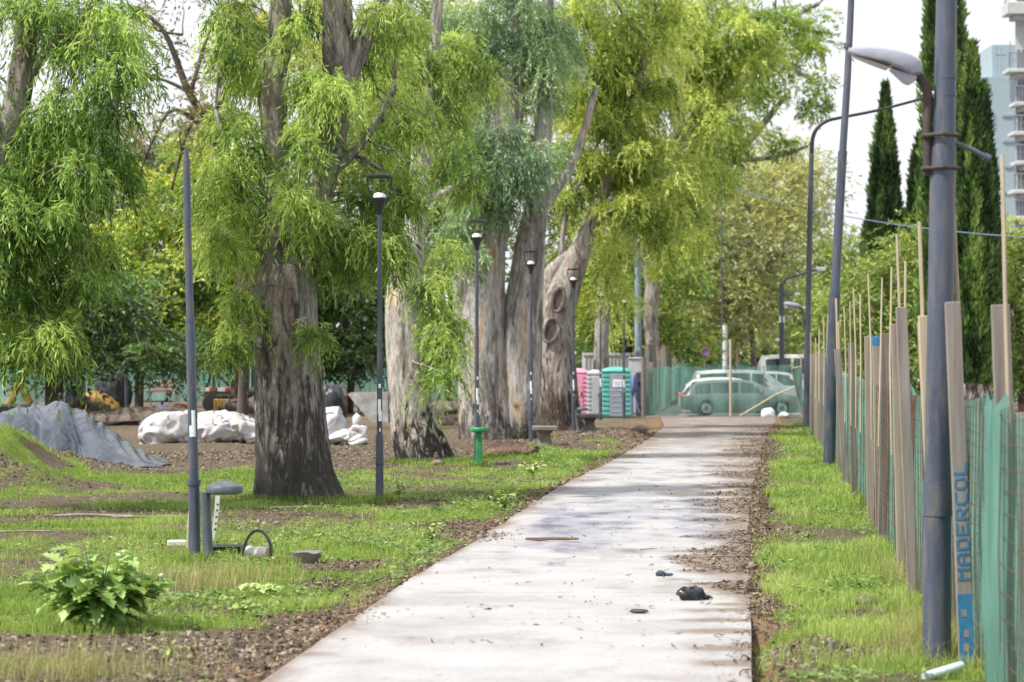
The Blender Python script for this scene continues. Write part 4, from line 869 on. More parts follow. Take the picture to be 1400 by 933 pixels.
# ------------------------------------------------------------------ bare pole with bollard at the left
p0 = g3(268, 771); t = thing('lamp_pole', 'bare blue grey pole without a lamp, torn white stickers at mid height', 'pole', p0)
Y0 = p0[1]; k = Y0 / F
def pp(px, py, dy=0): q = at(px, py, Y0); q[1] += dy; return q
m = MB(); m.tube([pp(267, 785), pp(266, 720), pp(265, 664)], .058, 18); m.tube([pp(265, 664), pp(265, 656)], .066, 18); m.build('sleeve', STEELB, t)
m = MB(); m.tube([pp(265, 665), pp(263, 560), pp(260, 438)], [.051, .050, .049], 18); m.tube([pp(260, 438), pp(257, 330), pp(255, 219)], [.040, .039, .038], 18); m.tube([pp(260, 440), pp(260, 436)], .052, 18); m.tube([pp(255.2, 222), pp(255.2, 218)], .041, 18); m.tube([pp(255, 221), pp(254.6, 205)], .026, 16); m.build('pole', STEELB, t)
for (a0, a1, y0, y1) in ((-95, -50, 561, 583), (-125, -50, 582, 597)):
    G_ = []
    for q in (y0, y1):
        cx = 263 + (560 - q) * -.02; c = pp(cx, q); G_.append([c + (.0505 * math.cos(math.radians(a)), .0505 * math.sin(math.radians(a)), 0) for a in np.linspace(a0, a1, 7)])
    m = MB(); m.sheet(G_); m.build('torn_sticker', PAPER, t)
m = MB(); m.tube([pp(265, 657), pp(265, 663)], .07, 18); m.build('clamp_band', STEELB, t)

def make_bollard(c, label, k=1.0, capdx=.2):
    t = thing('bollard', label, 'bollard', c, 'grey bollards with a round cap'); c = np.array(c)
    m = MB(); m.tube([c + (.03 * k, 0, -.12), c + (.0, 0, .35 * k), c + (-.015 * k, 0, .72 * k)], .052 * k, 16); m.tube([c + (.05 * k, -.03, .0), c + (.05 * k, -.03, .12 * k)], .02, 8); m.build('post', BOLL, t)
    m = MB(); m.lathe([(.15 * k, .70 * k), (.185 * k, .715 * k), (.19 * k, .73 * k), (.19 * k, .765 * k), (.18 * k, .785 * k), (.1 * k, .825 * k), (.05 * k, .835 * k), (.003, .838 * k)], c + (capdx * k - .02, 0, 0), 28); m.build('cap', BOLL, t)
    return t
b0 = g3(281, 772) ; b0[1] -= .02; b0[0] += .015
make_bollard(b0, 'grey round capped bollard standing against the bare pole in the foreground', 1.0)
b1 = g3(789, 592); make_bollard(b1, 'small grey round capped bollard beside the fourth globe lamp', .82)

q = g3(655, 642); t = thing('stool', 'bright green post stool with round seat in front of the second globe lamp', 'stool', q); z = q
GREEN = pmat('green_paint', [(.02, .16, .055), (.03, .24, .085), (.05, .30, .12)], scale=(9, 9, 5), rough=.45, bump=.06)
m = MB(); m.rbox(z + (0, 0, .3), (.11, .11, .75), .015); m.build('post', GREEN, t)
m = MB(); m.lathe([(.12, .64), (.175, .66), (.18, .68), (.18, .715), (.17, .73), (.01, .735)], z, 26); m.build('seat', GREEN, t)

def make_table(px, py, label, w):
    c = g3(px, py); t = thing('concrete_bench', label, 'bench', c, 'concrete block benches by the trunks')
    m = MB(); m.lathe([(.20, -.05), (.19, .05), (.13, .2), (.135, .28), (.2, .37)], c, 20); m.build('pedestal', CONC, t)
    m = MB(); m.rbox(c + (0, 0, .415), (w, w * .9, .11), .02); m.build('top_slab', CONC, t); return t
make_table(745, 612, 'grey concrete bench at the foot of the third globe lamp', .60)
make_table(806, 598, 'grey concrete bench between the grey bollard and the pink toilet', .72)

# ------------------------------------------------------------------ small things on the grass near the bare pole
def single(name, label, cat, m, mat, org, group=None, smooth=True, sharp=35):
    o = m.build(name, mat, None, smooth, org=org, sharp=sharp); return prop(o, label, cat, group)
c = g3(294, 748); Yc = c[1]
m = MB(); cl = [at(297.5, 678, Yc), at(296, 700, Yc), at(293, 722, Yc), at(290, 735, Yc), at(289, 748, Yc)]
G_ = [[p + (-.025, 0, 0), p + (.025, .01, 0)] for p in cl]; m.sheet(G_); G2 = [[p + (.025, .016, 0), p + (-.025, .006, 0)] for p in cl]; m.sheet(G2)
t = thing('marker_strip', 'white marker strip with small black ticks stuck in the grass behind the bollard cap', 'marker', c)
m.build('strip', flat('white_plastic', (.72, .73, .75), rough=.4, bump=0), t)
for py in (690, 698, 707, 716, 724):
    f = (py - 678) / 70; p = at(297.5 - 7 * f, py, Yc) + (.012, -.004, 0); m = MB(); m.box(p, (.02, .003, .02)); m.build('tick_mark', BLACK, t)
c = g3(310, 757); m = MB(); m.rbox(c + (0, .05, .045), (.40, .30, .05), .012); m.rbox(c + (0, .05, .075), (.42, .32, .014), .006)
for i in range(6): m.rbox(c + (-.16 + i * .064, -.108, .05), (.012, .012, .05), .003)
single('tray', 'flat black plastic tray lying in the grass behind the bollard', 'tray', m, BLACK, c)
c = g3(242, 747); m = MB(); m.rbox(c + (0, 0, .025), (.215, .12, .07), .012, rotm('Z', 8)); single('brick', 'pale whitish brick lying in the grass left of the bare pole', 'brick', m, pmat('pale_brick', [(.45, .42, .36), (.62, .59, .52), (.72, .69, .62)], rough=.9, bump=.3), c)
c = g3(256, 750); m = MB(); m.tube([c + (0, 0, -.03), c + (.01, 0, .25), c + (.03, 0, .5)], [.012, .011, .008], 6); single('stick', 'thin pale stick standing upright against the left side of the bare pole', 'stick', m, flat('pale_stick', (.5, .44, .34), rough=.8), c)
cA, cB = g3(331, 769), g3(373, 768); mid = (cA + cB) / 2; w_ = (cB[0] - cA[0]) / 2
m = MB(); m.tube([mid + (-w_ * 1.0, 0, -.04)] + [mid + (-w_ * math.cos(a) * (1 - .0 * a), .04 * math.sin(a), .02 + .30 * math.sin(a)) for a in np.linspace(.1, 3.04, 16)] + [mid + (w_ * 1.05, 0, -.04)], .016, 9)
single('hose', 'black hose bent into an arch in the grass over the white cylinder', 'hose', m, flat('black_rubber', (.05, .052, .058), rough=.35), mid)
c = g3(353, 768); M_ = rotm('Z', -28) @ rotm('Y', 90)
t = thing('cylinder_block', 'white cylinder with a tan cut face lying under the black hose arch', 'cylinder', c)
o_ = c + (0, .02, .075); m = MB(); m.lathe([(.072, -.13), (.075, -.125), (.075, .125), (.072, .13)], o_, 22, M_); m.build('body', pmat('white_core', [(.5, .48, .44), (.68, .66, .62), (.78, .76, .73)], scale=(9, 9, 9), rough=.8, bump=.2), t)
m = MB(); m.lathe([(.066, 0), (.07, .004), (.02, .006)], o_ + M_ @ np.array((0, 0, .13)), 22, M_); m.build('cut_face', flat('tan_core', (.46, .34, .22), rough=.9, bump=.3), t)
c = g3(419, 771); m = MB(); m.lathe([(.10, -.03), (.125, .03), (.15, .10), (.155, .115), (.13, .12), (.02, .112)], c, 18); m.v[-1] += (fbm(m.v[-1] * 9, 3) * .018)[:, None]
single('concrete_lump', 'grey bowl shaped concrete lump on bare soil right of the black hose', 'concrete', m, CONC, c)

for (px, py, ln, r, a, lb) in ((412, 697, .42, .022, 8, 'grey stick lying on the grass before the thick dark trunk'), (432, 823, .24, .012, 25, 'short pale stick on bare soil below the concrete lump'), (128, 709, .5, .02, 4, 'long dark stick lying in leaf litter on the far left grass'), (205, 711, .5, .02, 7, 'dark stick lying left of the bare pole in leaf litter'), (35, 730, .4, .012, 14, 'thin stick lying in the grass at the far left'),
                              (755, 747, .3, .022, 4, 'reddish brown bark strip lying in the middle of the path'), (1000, 770, .35, .01, 12, 'dark twig lying across the right edge of the path'), (500, 742, .4, .01, -6, 'dark twig lying on the grass beside the path at left')):
    x, y = gp(px, py); z = max(g0(x, y), .056 if xl(y) < x < xr(y) else -1); c = np.array((x, y, z)); a = math.radians(a); d = np.array((math.cos(a), math.sin(a), 0)); m = MB()
    m.tube([c + d * ln * s + (0, R.uniform(-.02, .02), r * .8 + R.uniform(0, .012)) for s in (-1, -.5, 0, .5, 1)], [r * .7, r, r * .9, r * .9, r * .5], 7)
    single('stick' if 'bark' not in lb else 'bark_strip', lb, 'stick', m, pmat('red_bark', [(.12, .07, .05), (.19, .115, .08), (.27, .18, .13)], rough=.9) if 'bark' in lb else pmat('stick_wood', [(.14, .115, .09), (.27, .235, .2), (.38, .34, .3)], scale=(8, 8, 8), rough=.9), c)

# rubbish on the path
c = g3(948, 829); c[2] = .058
m = MB(); m.blob(c + (-.02, 0, .045), (.115, .085, .062), .5, 2.2, 22, 14, 3, flat=c[2]); m.blob(c + (.10, .01, .02), (.05, .03, .022), .5, 3, 12, 8, 5, flat=c[2]); m.tube([c + (.06, -.03, .02), c + (.12, -.04, .03), c + (.16, -.01, .012)], .008, 6)
single('crumpled_bag', 'crumpled black plastic bag lying near the right edge of the path', 'plastic bag', m, pmat('black_plastic', [(.008, .008, .011), (.018, .018, .022), (.035, .036, .042)], rough=.28, bump=.6, bscale=18), c)
c = g3(906, 796); c[2] = .058; m = MB(); m.blob(c + (-.02, 0, .022), (.05, .035, .028), .35, 2, 14, 8, 9, flat=c[2]); m.blob(c + (.05, 0, .012), (.05, .02, .014), .4, 2, 12, 8, 2, flat=c[2])
single('rag', 'small dark blue rag lying on the path behind the black bag', 'rag', m, flat('blue_rag', (.04, .06, .10), rough=.7), c)
c = g3(874, 848); c[2] = .058; m = MB(); m.blob(c + (0, 0, .012), (.075, .04, .02), .4, 2, 14, 8, 12, flat=c[2])
single('bark_piece', 'dark brown bark piece lying left of the black bag on the path', 'bark', m, flat('dark_bark_piece', (.07, .05, .04), rough=.9), c)
for i, (px, py) in enumerate(((1020, 880), (1019, 897), (1018, 915), (1017, 936))):
    x, y = gp(px, py - .0); c = np.array((x, y, .055)); m = MB(); m.tube([c + (-.03 * math.cos(a), .012 * math.sin(a * 2), -.02 + .062 * math.sin(a)) for a in np.linspace(0, math.pi, 11)], .0035, 6)
    single('wire_loop', 'small rusty wire loop sticking out of the near right edge of the path slab', 'wire loop', m, RUST, c, 'wire loops along the slab edge')
for i, (px, py) in enumerate(((582, 785), (556, 803), (528, 822), (500, 842), (470, 863), (446, 880), (425, 896))):
    x, y = gp(px, py); x = float(xl(y)) + .02; c = np.array((x, y, .055)); m = MB(); m.tube([c + (-.04, 0, -.02), c + (-.012, .0, .028), c + (.002, 0, .05), c + (.02, 0, .042)], .0035, 6)
    single('wire_loop', 'small bent wire end sticking out of the left edge of the path slab', 'wire loop', m, RUST, c, 'wire ends along the left slab edge')
for (px, py, r, lb) in ((1076, 681, .05, 'small pale stone on the right verge near the far end'), (1185, 834, .10, 'brown soil lump on the right verge near the fence'), (598, 640, .12, 'flat brown stone in the grass right of the green stool'), (875, 598, .2, 'brown soil clod at the far left edge of the path'), (378, 718, .05, 'white stone on bare soil behind the black hose')):
    c = g3(px, py); m = MB(); m.blob(c + (0, 0, r * .3), (r, r * .8, r * .55), .35, 1.8, 16, 10, px); single('stone', lb, 'stone', m, CONC if 'pale' in lb or 'white' in lb else pmat('soil_lump', [(.10, .075, .06), (.2, .155, .125), (.3, .25, .21)], rough=.95, bump=.6), c)
c = g3(1137, 899); m = MB(); m.lathe([(.022, -.02), (.022, .075), (.02, .08), (.012, .07)], c, 12); single('pipe_stub', 'short grey pipe stub standing in the near right verge', 'pipe', m, CONC, c)
c = g3(1290, 931); m = MB(); m.lathe([(.03, -.16), (.033, -.15), (.033, .15), (.03, .16)], c + (0, 0, .05), 14, rotm('Z', 30) @ rotm('Y', 80)); single('bottle_tube', 'pale blue white tube lying at the foot of the wide street light pole', 'tube', m, flat('pale_tube', (.6, .7, .78), rough=.35), c)
c = g3(375, 752 + 0) if False else g3(583, 757); m = MB(); m.lathe([(.025, -.05), (.028, -.045), (.028, .045), (.022, .05)], c + (0, 0, .03), 12, rotm('Z', 60) @ rotm('Y', 90)); single('crushed_cup', 'small white crushed cup in the litter beside the path', 'cup', m, flat('white_cup', (.7, .7, .7), rough=.5), c)

# ------------------------------------------------------------------ weeds
def lobed_leaf(mb, base, d, n, ln, w, tones, tn, droop=.5):
    d = d / np.linalg.norm(d); s = np.cross(d, n); s /= np.linalg.norm(s); nn = np.cross(s, d)
    prof = [(0, .04), (.10, .07), (.16, .36), (.23, .2), (.32, .58), (.41, .27), (.50, .74), (.59, .32), (.68, .64), (.76, .3), (.84, .38), (.92, .16), (1.0, .0)]
    L_, M_, R_ = [], [], []
    for t, ww in prof:
        c = base + d * ln * t + np.array((0, 0, -1)) * ln * droop * t * t + nn * .0
        f = ww * w / 2; fw = .06 if ww > .3 else 0
        M_.append(c); L_.append(c + s * f + nn * f * .25 + d * ln * fw); R_.append(c - s * f + nn * f * .25 + d * ln * fw)
    V = []
    for a, b, c in zip(L_, M_, R_): V += [a, b, c]
    mb.add(V, [q for i in range(len(prof) - 1) for q in ((3 * i, 3 * i + 1, 3 * i + 4, 3 * i + 3), (3 * i + 1, 3 * i + 2, 3 * i + 5, 3 * i + 4))])
    tones += [tn] * len(V)
WEED = leafmat('weed_leaves', (.04, .11, .018), (.175, .31, .05), (.44, .56, .17), trans=.3, gloss=.08, rnd=.25)
STEM = flat('weed_stem', (.16, .17, .05), rough=.7)
def weed(label, px, py, rad, hgt, nst, nlf, ln, flowers=0, name='weed_plant', tb=0.0):
    c = g3(px, py); t = thing(name, label, 'plant', c); st = MB(); lf = MB(); tn = []; fl = MB()
    for i in range(nst):
        a = 2 * math.pi * (i + R.random() * .7) / nst; q = R.uniform(.25, 1); top = c + (rad * q * math.cos(a), rad * .75 * q * math.sin(a), hgt * (1.08 - .55 * q) * R.uniform(.8, 1.1))
        mid = c * .45 + top * .55 + (0, 0, hgt * .12); pts = np.array([c + (0, 0, -.02), c * .75 + mid * .25 + (0, 0, .04), mid, top]); st.tube(pts, [.009, .008, .006, .003], 6, step=.08)
        pr, _ = resample(pts, [1] * 4, .02)
        for j in range(nlf):
            f = .25 + .75 * (j + R.random()) / nlf; b = pr[int(f * (len(pr) - 1))]; an = R.uniform(0, 6.28) if R.random() < .5 else a + R.gauss(0, .9)
            d = np.array((math.cos(an), math.sin(an), R.uniform(-.1, .65))); l = ln * R.uniform(.55, 1.15)
            lobed_leaf(lf, b, d, np.array((0, 0, 1.)) + N.normal(0, .3, 3), l, l * .8, tn, .38 + .4 * (b[2] - c[2]) / hgt + R.gauss(0, .12) + tb, R.uniform(.15, .6))
        if i < flowers:
            fl = MB(); fl.blob(top + (0, 0, .02), (.018, .017, .015), .6, 2.2, 14, 9, i); fl.build('flower', flat('white_flowers', (.8, .78, .7), rough=.8), t)
    st.build('stems', STEM, t)
    V = np.vstack(lf.v); mesh_np('leaves', V, [i for f in lf.f for i in f], np.arange(0, 4 * len(lf.f), 4), WEED, t, True, attrs={'tone': np.clip(tn, 0, 1)})
weed('large sprawling weed with lobed leaves and small white flowers at lower left', 135, 862, .55, .66, 28, 12, .28, 12)
weed('pale young weed with lobed leaves below the black hose', 360, 815, .32, .14, 9, 5, .13, tb=.35)
weed('low green weed at the edge of the bare soil below the hose', 335, 842, .3, .13, 9, 5, .11, tb=.1)
weed('small weed standing in the litter by the path edge', 590, 748, .16, .36, 5, 8, .09, name='weed_seedling', tb=.1)
weed('small dark sapling at the foot of the nearest globe lamp', 545, 680, .12, .26, 4, 6, .11, name='weed_seedling', tb=-.1)
weed('loose weed by the path left edge with the bushiest stems', 690, 700, .34, .38, 8, 7, .12, name='weed_seedling', tb=.05)
weed('bright grass like weed tuft near the concrete bench', 728, 652, .36, .34, 10, 6, .13, name='weed_seedling', tb=.3)
weed('tiny weed sprouting from bare soil at lower left corner of the path', 232, 905, .16, .2, 5, 5, .07, name='weed_seedling', tb=.25)
weed('small dark tuft in the right verge grass', 1105, 737, .12, .08, 6, 4, .07, name='weed_seedling', tb=-.2)
weed('weed climbing the net at the near end of the fence', 1375, 880, .18, .5, 7, 6, .09, name='weed_seedling', tb=.2)

# ------------------------------------------------------------------ tall poles on the right
p = g3(1281, 908); YP = p[1]; t = thing('street_light_pole', 'wide blue grey street light pole in the right foreground with a rusty bracket arm', 'street light', p)
def q_(px, py, dy=0.0): a = at(px, py, YP); a[1] += dy; return a
m = MB(); m.tube([q_(1281, 930), q_(1281, 800), q_(1282, 660)], [.098, .097, .096], 28); m.tube([q_(1281.8, 705), q_(1282, 659)], .103, 28); m.build('lower_pole', STEELB, t)
m = MB(); m.tube([q_(1282, 661), q_(1286, 420), q_(1289, 232)], [.092, .09, .088], 28); m.tube([q_(1289, 232), q_(1291, 180)], [.088, .082], 28); m.tube([q_(1291, 185), q_(1293, 60), q_(1296, -120)], [.076, .073, .068], 28); m.tube([q_(1293, 108), q_(1293, 104)], .077, 28); m.tube([q_(1292.5, 132), q_(1292.5, 128)], .077, 28); m.build('pole', STEELB, t)
RUSTP = pmat('rusty_pipe', [(.03, .03, .034), (.05, .04, .038), (.10, .062, .048)], scale=(9, 9, 4), rough=.75, bump=.3)
m = MB(); m.tube([q_(1268, 240), q_(1268, 170), q_(1269, 140), q_(1266, 120), q_(1258, 107), q_(1247, 97)], [.033, .033, .034, .034, .033, .03], 14, step=.03); m.build('bracket_arm', RUSTP, t)
for py in (186, 231):
    m = MB(); m.tube([q_(1262, py, -.03), q_(1285, py - 1, -.11), q_(1312, py, -.03)], .014, 8); m.tube([q_(1266, py, -.04), q_(1266, py, .05)], .02, 8); m.rbox(q_(1268, py), (.085, .1, .035), .01); m.build('clamp', RUSTP, t)
m = MB(); m.tube([q_(1300, 193), q_(1330, 205), q_(1349, 216)], [.016, .018, .018], 10); m.tube([q_(1346, 214), q_(1353, 218)], .028, 12); m.build('side_arm', STEELB, t)
# luminaire: flat shell tapering to the left, deeper gear box to the right
GREYL = flat('luminaire_grey', (.34, .36, .44), rough=.4)
prof = [(1160, 72, 66, .02), (1166, 77, 65.5, .06), (1185, 83, 65, .10), (1207, 89, 66, .12), (1228, 97, 70, .13), (1246, 106, 76, .12), (1257, 104, 82, .09), (1259, 96, 86, .05)]
V, n_ = [], 12
for (px, pb, pt, hw) in prof:
    a, b = q_(px, pb), q_(px, pt); c = (a + b) / 2; hz = (b[2] - a[2]) / 2
    for j in range(n_):
        th = 2 * math.pi * j / n_; V.append(c + (0, hw * np.sign(math.cos(th)) * abs(math.cos(th)) ** .7, hz * np.sign(math.sin(th)) * abs(math.sin(th)) ** .6))
m = MB(); m.add(V, [(i * n_ + j, i * n_ + (j + 1) % n_, (i + 1) * n_ + (j + 1) % n_, (i + 1) * n_ + j) for i in range(len(prof) - 1) for j in range(n_)] + [tuple(range(n_))[::-1], tuple(range((len(prof) - 1) * n_, len(prof) * n_))])
lum = m.build('luminaire', GREYL, t)
m = MB(); m.prism([(1217, 95), (1234, 101), (1252, 106), (1249, 113), (1243, 116), (1236, 113)], .14, (0, YP - .07, 0), (YP / F, 0, 0), (0, 0, -YP / F), (0, 1, 0))
m.v[-1] += np.array((-700 * YP / F, 0, H + 490 * YP / F)); g_ = m.build('gear_box', GREYL, lum)
m = MB(); m.sheet([[q_(1166, 77.5, -.05), q_(1166, 77.5, .05)], [q_(1190, 86.0, -.1), q_(1190, 86.0, .1)], [q_(1214, 94.5, -.11), q_(1214, 94.5, .11)]]); m.build('diffuser', pmat('amber_glass', [(.25, .22, .17), (.35, .31, .25), (.42, .39, .33)], rough=.25, bump=0), lum)

p = g3(1134, 641); YQ = p[1]; t = thing('utility_pole', 'leaning dark blue pole with a stepped joint between the verge and the fence', 'pole', p, None); q2 = lambda x, y: at(x, y, YQ)
m = MB(); m.tube([q2(1133, 655), q2(1136, 530), q2(1141.5, 398)], [.115, .112, .108], 20); m.build('lower_pole', NAVY, t)
m = MB(); m.tube([q2(1141.5, 400), q2(1147, 300), q2(1152, 209)], [.09, .088, .086], 20); m.tube([q2(1152, 211), q2(1158, 120), q2(1163, 20), q2(1168, -110)], [.07, .068, .062, .055], 18); m.tube([q2(1141.4, 402), q2(1141.6, 396)], .11, 20); m.tube([q2(1151.9, 212), q2(1152.1, 207)], .089, 20); m.tube([q2(1158.6, 66), q2(1159.2, 60)], .075, 18); m.build('pole', STEELB, t)
p = g3(1103, 588); YR = p[1]; t = thing('street_light_pole', 'slim black street light pole with a long curved arm over the verge', 'street light', p); q3 = lambda x, y: at(x, y, YR)
m = MB(); m.tube([q3(1103, 600), q3(1104, 470)], .11, 16); m.tube([q3(1104, 470), q3(1107, 320), q3(1109.5, 210)], [.085, .08, .07], 16); m.build('pole', NAVY, t)
m = MB(); m.tube([q3(1109.5, 212), q3(1111, 190), q3(1117, 176), q3(1130, 166), q3(1150, 161), q3(1200, 151), q3(1262, 135)], [.068, .06, .055, .05, .045, .042, .04], 12, step=.1); m.build('arm', BLACK, t)
m = MB(); m.blob(q3(1275, 129), (.36, .14, .09), .05, 1, 16, 10); m.build('luminaire', GREYL, t)
m = MB(); m.tube([q3(1103, 455), q3(1099, 440), q3(1097, 424), q3(1090, 418)], .035, 8); l2 = m.build('lower_arm', NAVY, t)
m = MB(); m.blob(q3(1083, 417), (.26, .12, .085), .06, 1, 16, 10, M=rotm('Y', 10)); m.build('lower_luminaire', GREYL, t)

# distant street lights
def far_light(label, px, Y, parts, mat=STEELB):
    x = at(px, 0, Y)[0]; t = thing('street_light', label, 'street light', (x, Y, g0(x, Y)))
    for (nm, pts, r, kind) in parts:
        m = MB(); P_ = [at(a, b, Y) for a, b in pts]
        if kind == 'tube': m.tube(P_, r, 8)
        elif kind == 'blob': m.blob(P_[0], r, .05, 1, 12, 8)
        else: m.rbox(P_[0], r, .03)
        m.build(nm, LENS if kind == 'blob' else (LENS if kind == 'box' else mat), t)
far_light('distant grey street light with two short arms and a white box between the leaning poles', 1069, 120,
          [('pole', [(1069, 560), (1069, 470), (1069, 388)], .12, 'tube'), ('arm', [(1069, 390), (1074, 382), (1100, 374), (1118, 369)], .06, 'tube'), ('luminaire', [(1122, 368)], (.25, .12, .1), 'blob'), ('arm', [(1069, 405), (1084, 403)], .05, 'tube'), ('luminaire', [(1090, 403.5)], (.14, .12, .12), 'blob'), ('luminaire', [(1074, 418)], (.12, .12, .14), 'blob'), ('control_box', [(1069, 437)], (.26, .2, .34), 'box'), ('luminaire', [(1063, 465)], (.12, .1, .08), 'blob')])
far_light('white topped post far beyond the parked cars', 991, 135, [('pole', [(990, 550), (991, 500), (991, 445)], .13, 'tube')], flat('white_post', (.62, .64, .68), rough=.6))
far_light('street light head peeping out of the leaning tree crown', 989, 112, [('pole', [(987, 560), (987, 400), (986, 250), (987, 238)], .028, 'tube'), ('luminaire', [(993, 232)], (.2, .1, .06), 'blob')])
xU = at(872, 0, 100)[0]; t = thing('utility_pole', 'tall straight light blue pole right of the teal toilet', 'pole', (xU, 100, 0)); m = MB(); m.tube([at(872, 575, 100), at(872, 440, 100), at(872, 305, 100)], [.13, .125, .11], 16); m.build('shaft', pmat('pole_paint_lightblue', [(.17, .23, .33), (.23, .30, .41), (.3, .37, .47)], scale=(3, 3, .6), rough=.5, bump=.03), t)
m = MB(); m.rbox(at(872, 300, 100), (.18, .18, .3), .02); m.build('cap', GREYL, t)
mb = MB(); A_, B_ = at(986, 252, 112), at(1420, 326, 70); pts = [A_ * (1 - s) + B_ * s + np.array((0, 0, -1.1 * 4 * s * (1 - s) * .35)) for s in np.linspace(0, 1, 24)]; mb.tube(pts, .018, 6)
single('overhead_cable', 'thin blue overhead cable sagging across the sky from the tree to the right edge', 'cable', mb, flat('blue_cable', (.13, .17, .30), rough=.5, bump=0), A_)

# ------------------------------------------------------------------ picket and net fence on the right
NETC = (.15, .33, .275)
NET_NEAR = netmat('green_shade_net', NETC, .96); NET_FAR = netmat('green_shade_net_sheer', (.19, .38, .33), .43); NET_SITE = netmat('green_site_net', (.17, .38, .33), .85)
WOODS = [pmat('weathered_board_' + n, c, scale=(16, 16, .7), rough=.85, bump=.08, bscale=90, lo=.28, hi=.72) for n, c in
         (('grey', [(.13, .115, .10), (.225, .20, .18), (.31, .28, .255)]), ('warm', [(.16, .125, .095), (.265, .22, .175), (.35, .30, .25)]), ('dark', [(.09, .078, .068), (.165, .145, .128), (.245, .22, .20)]))]
CREAM = pmat('fresh_lath', [(.34, .275, .19), (.45, .38, .28), (.53, .47, .37)], scale=(18, 18, 1), rough=.75, bump=.1)
BLUEP = pmat('blue_stencil_paint', [(.02, .11, .24), (.03, .17, .34), (.06, .23, .42)], scale=(20, 20, 8), rough=.7, bump=0)
fo = (3.0, 17.0, 0.0); fence = thing('construction_fence', 'long fence of weathered pickets, thin laths and green net along the right verge', 'fence', fo)
FY = FENCE[:, 1]
def fl(Y): return np.array((float(xf(Y)), Y))
def fdir(Y): a = fl(Y + .6) - fl(Y - .6); return a / np.linalg.norm(a)
# net
yy = np.arange(13.0, 89.4, .16); zz = np.linspace(0, 1, 13)
top = 1.85 + .06 * n2(yy, 0 * yy, .6, 3) - .08 * np.abs(np.sin(yy * .9)); G_ = []
for i, Y in enumerate(yy):
    d = fdir(Y); nrm = np.array((d[1], -d[0])); row = []
    for f in zz:
        z = -.03 + (top[i] + .03) * f
        off = .10 + .05 * math.sin(Y * 3.1 + f) * (1 - abs(2 * f - 1)) + .05 * float(n2(np.array([Y * 1.4]), np.array([f * .6]), 1, 3)[0])
        p2 = fl(Y) + nrm * (off - .02 * min(1, max(0, 18.4 - Y))); row.append((p2[0], p2[1], z))
    G_.append(row)
m = MB(); m.sheet(G_); m.build('net', NET_NEAR, fence)
# crumpled fold of net at the near end
G_ = []
for i, a in enumerate(np.linspace(0, 1, 9)):
    Y = 15.75 + .95 * a; d = fdir(Y); nrm = np.array((d[1], -d[0])); row = []
    for f in np.linspace(0, 1, 15):
        off = .03 - .07 * math.sin(math.pi * a) - .03 * math.sin(a * 17 + f * 3) ; Yq = Y + .05 * math.sin(f * 7 + i); p2 = fl(Yq) + nrm * off
        row.append((p2[0], p2[1], -.02 + f * (1.86 + .06 * math.sin(i * 2.3))))
    G_.append(row)
m = MB(); m.sheet(G_); m.build('net_fold', NET_NEAR, fence)
# rusty welded mesh
m = MB()
for Y in list(np.arange(14.0, 24, .15)) + list(np.arange(24.2, 44, .45)):
    d = fdir(Y); p2 = fl(Y) + np.array((d[1], -d[0])) * (.03 - .03 * min(1, max(0, 18.4 - Y))); r = .0033; w_ = .02 * math.sin(Y * 5)
    m.tube([(p2[0], p2[1], -.02), (p2[0] + w_, p2[1], .9), (p2[0], p2[1], 1.80 + .03 * math.sin(Y * 3))], r, 4, cap=False)
for k in range(12):
    m.tube([tuple(fl(Y) + np.array((fdir(Y)[1], -fdir(Y)[0])) * (.03 - .03 * min(1, max(0, 18.4 - Y)) + .01 * math.sin(Y * 2 + k))) + (.04 + k * .155 + .02 * math.sin(Y * .9 + k),) for Y in np.arange(14.0, 44, .5)], .003, 4, cap=False)
m.build('rusty_mesh', RUST, fence)
def board(top_px, bot_px, wpx, mat, Y=None, th=.045, off=0.0, tip=None, proud=0.0, toff=(0, 0)):
    """picket traced by its centre line at top and foot"""
    Y = gy(bot_px[1]) if Y is None else Y
    a, b = at(*bot_px, Y), at(*top_px, Y); b[1] += R.uniform(-.05, .05); a = a + (a - b) * .08; w_ = wpx * Y / F
    d = (b - a); ln = np.linalg.norm(d); d = d / ln; rt = np.array((1., .0, 0)); rt -= d * rt.dot(d); rt /= np.linalg.norm(rt); nr = np.cross(d, rt)
    M_ = np.stack([rt, nr, d], 1); m = MB(); m.rbox((a + b) / 2, (w_, th, ln), .004, M_); o = m.build('picket', mat, fence, sharp=30)
    if tip:
        m = MB(); m.rbox(b - d * .05, (w_ + .004, th + .004, .11), .004, M_); m.build('painted_tip', tip, o)
    return o, a, b, M_, w_
W0, W1, W2 = WOODS
board((1366, 417), (1388, 985), 25, W0, Y=16.9)
txtb = board((1303, 413), (1322, 912), 21, W0, Y=17.3)
board((1261, 432), (1280, 850), 14, CREAM, Y=19.2)
board((1262, 440), (1283, 850), 14, W1, Y=19.6)
board((1231, 420), (1249, 822), 15, W0); board((1225, 443), (1233, 770), 13, W1, Y=24.5)
board((1211, 456), (1206, 742), 12, W2); board((1198, 461), (1203, 722), 11, W1, Y=31, tip=BLUEP)
board((1187, 460), (1191, 718), 10, W1)
board((1164, 470), (1168, 682), 8, W2)
board((1145, 477), (1157, 664), 9, W0)
for i, (px, py) in enumerate(((1137, 480), (1130, 483), (1126, 486), (1121, 484), (1117, 486), (1112, 484), (1108, 488), (1105, 488))):
    Y = (46, 50, 54, 59, 63, 68, 73, 79)[i]; x = fl(Y)[0] * F / Y + 700
    board((x + R.uniform(-3, 1), py + 2), (x, 490 + F * H / Y), 7, WOODS[i % 3], Y=Y)
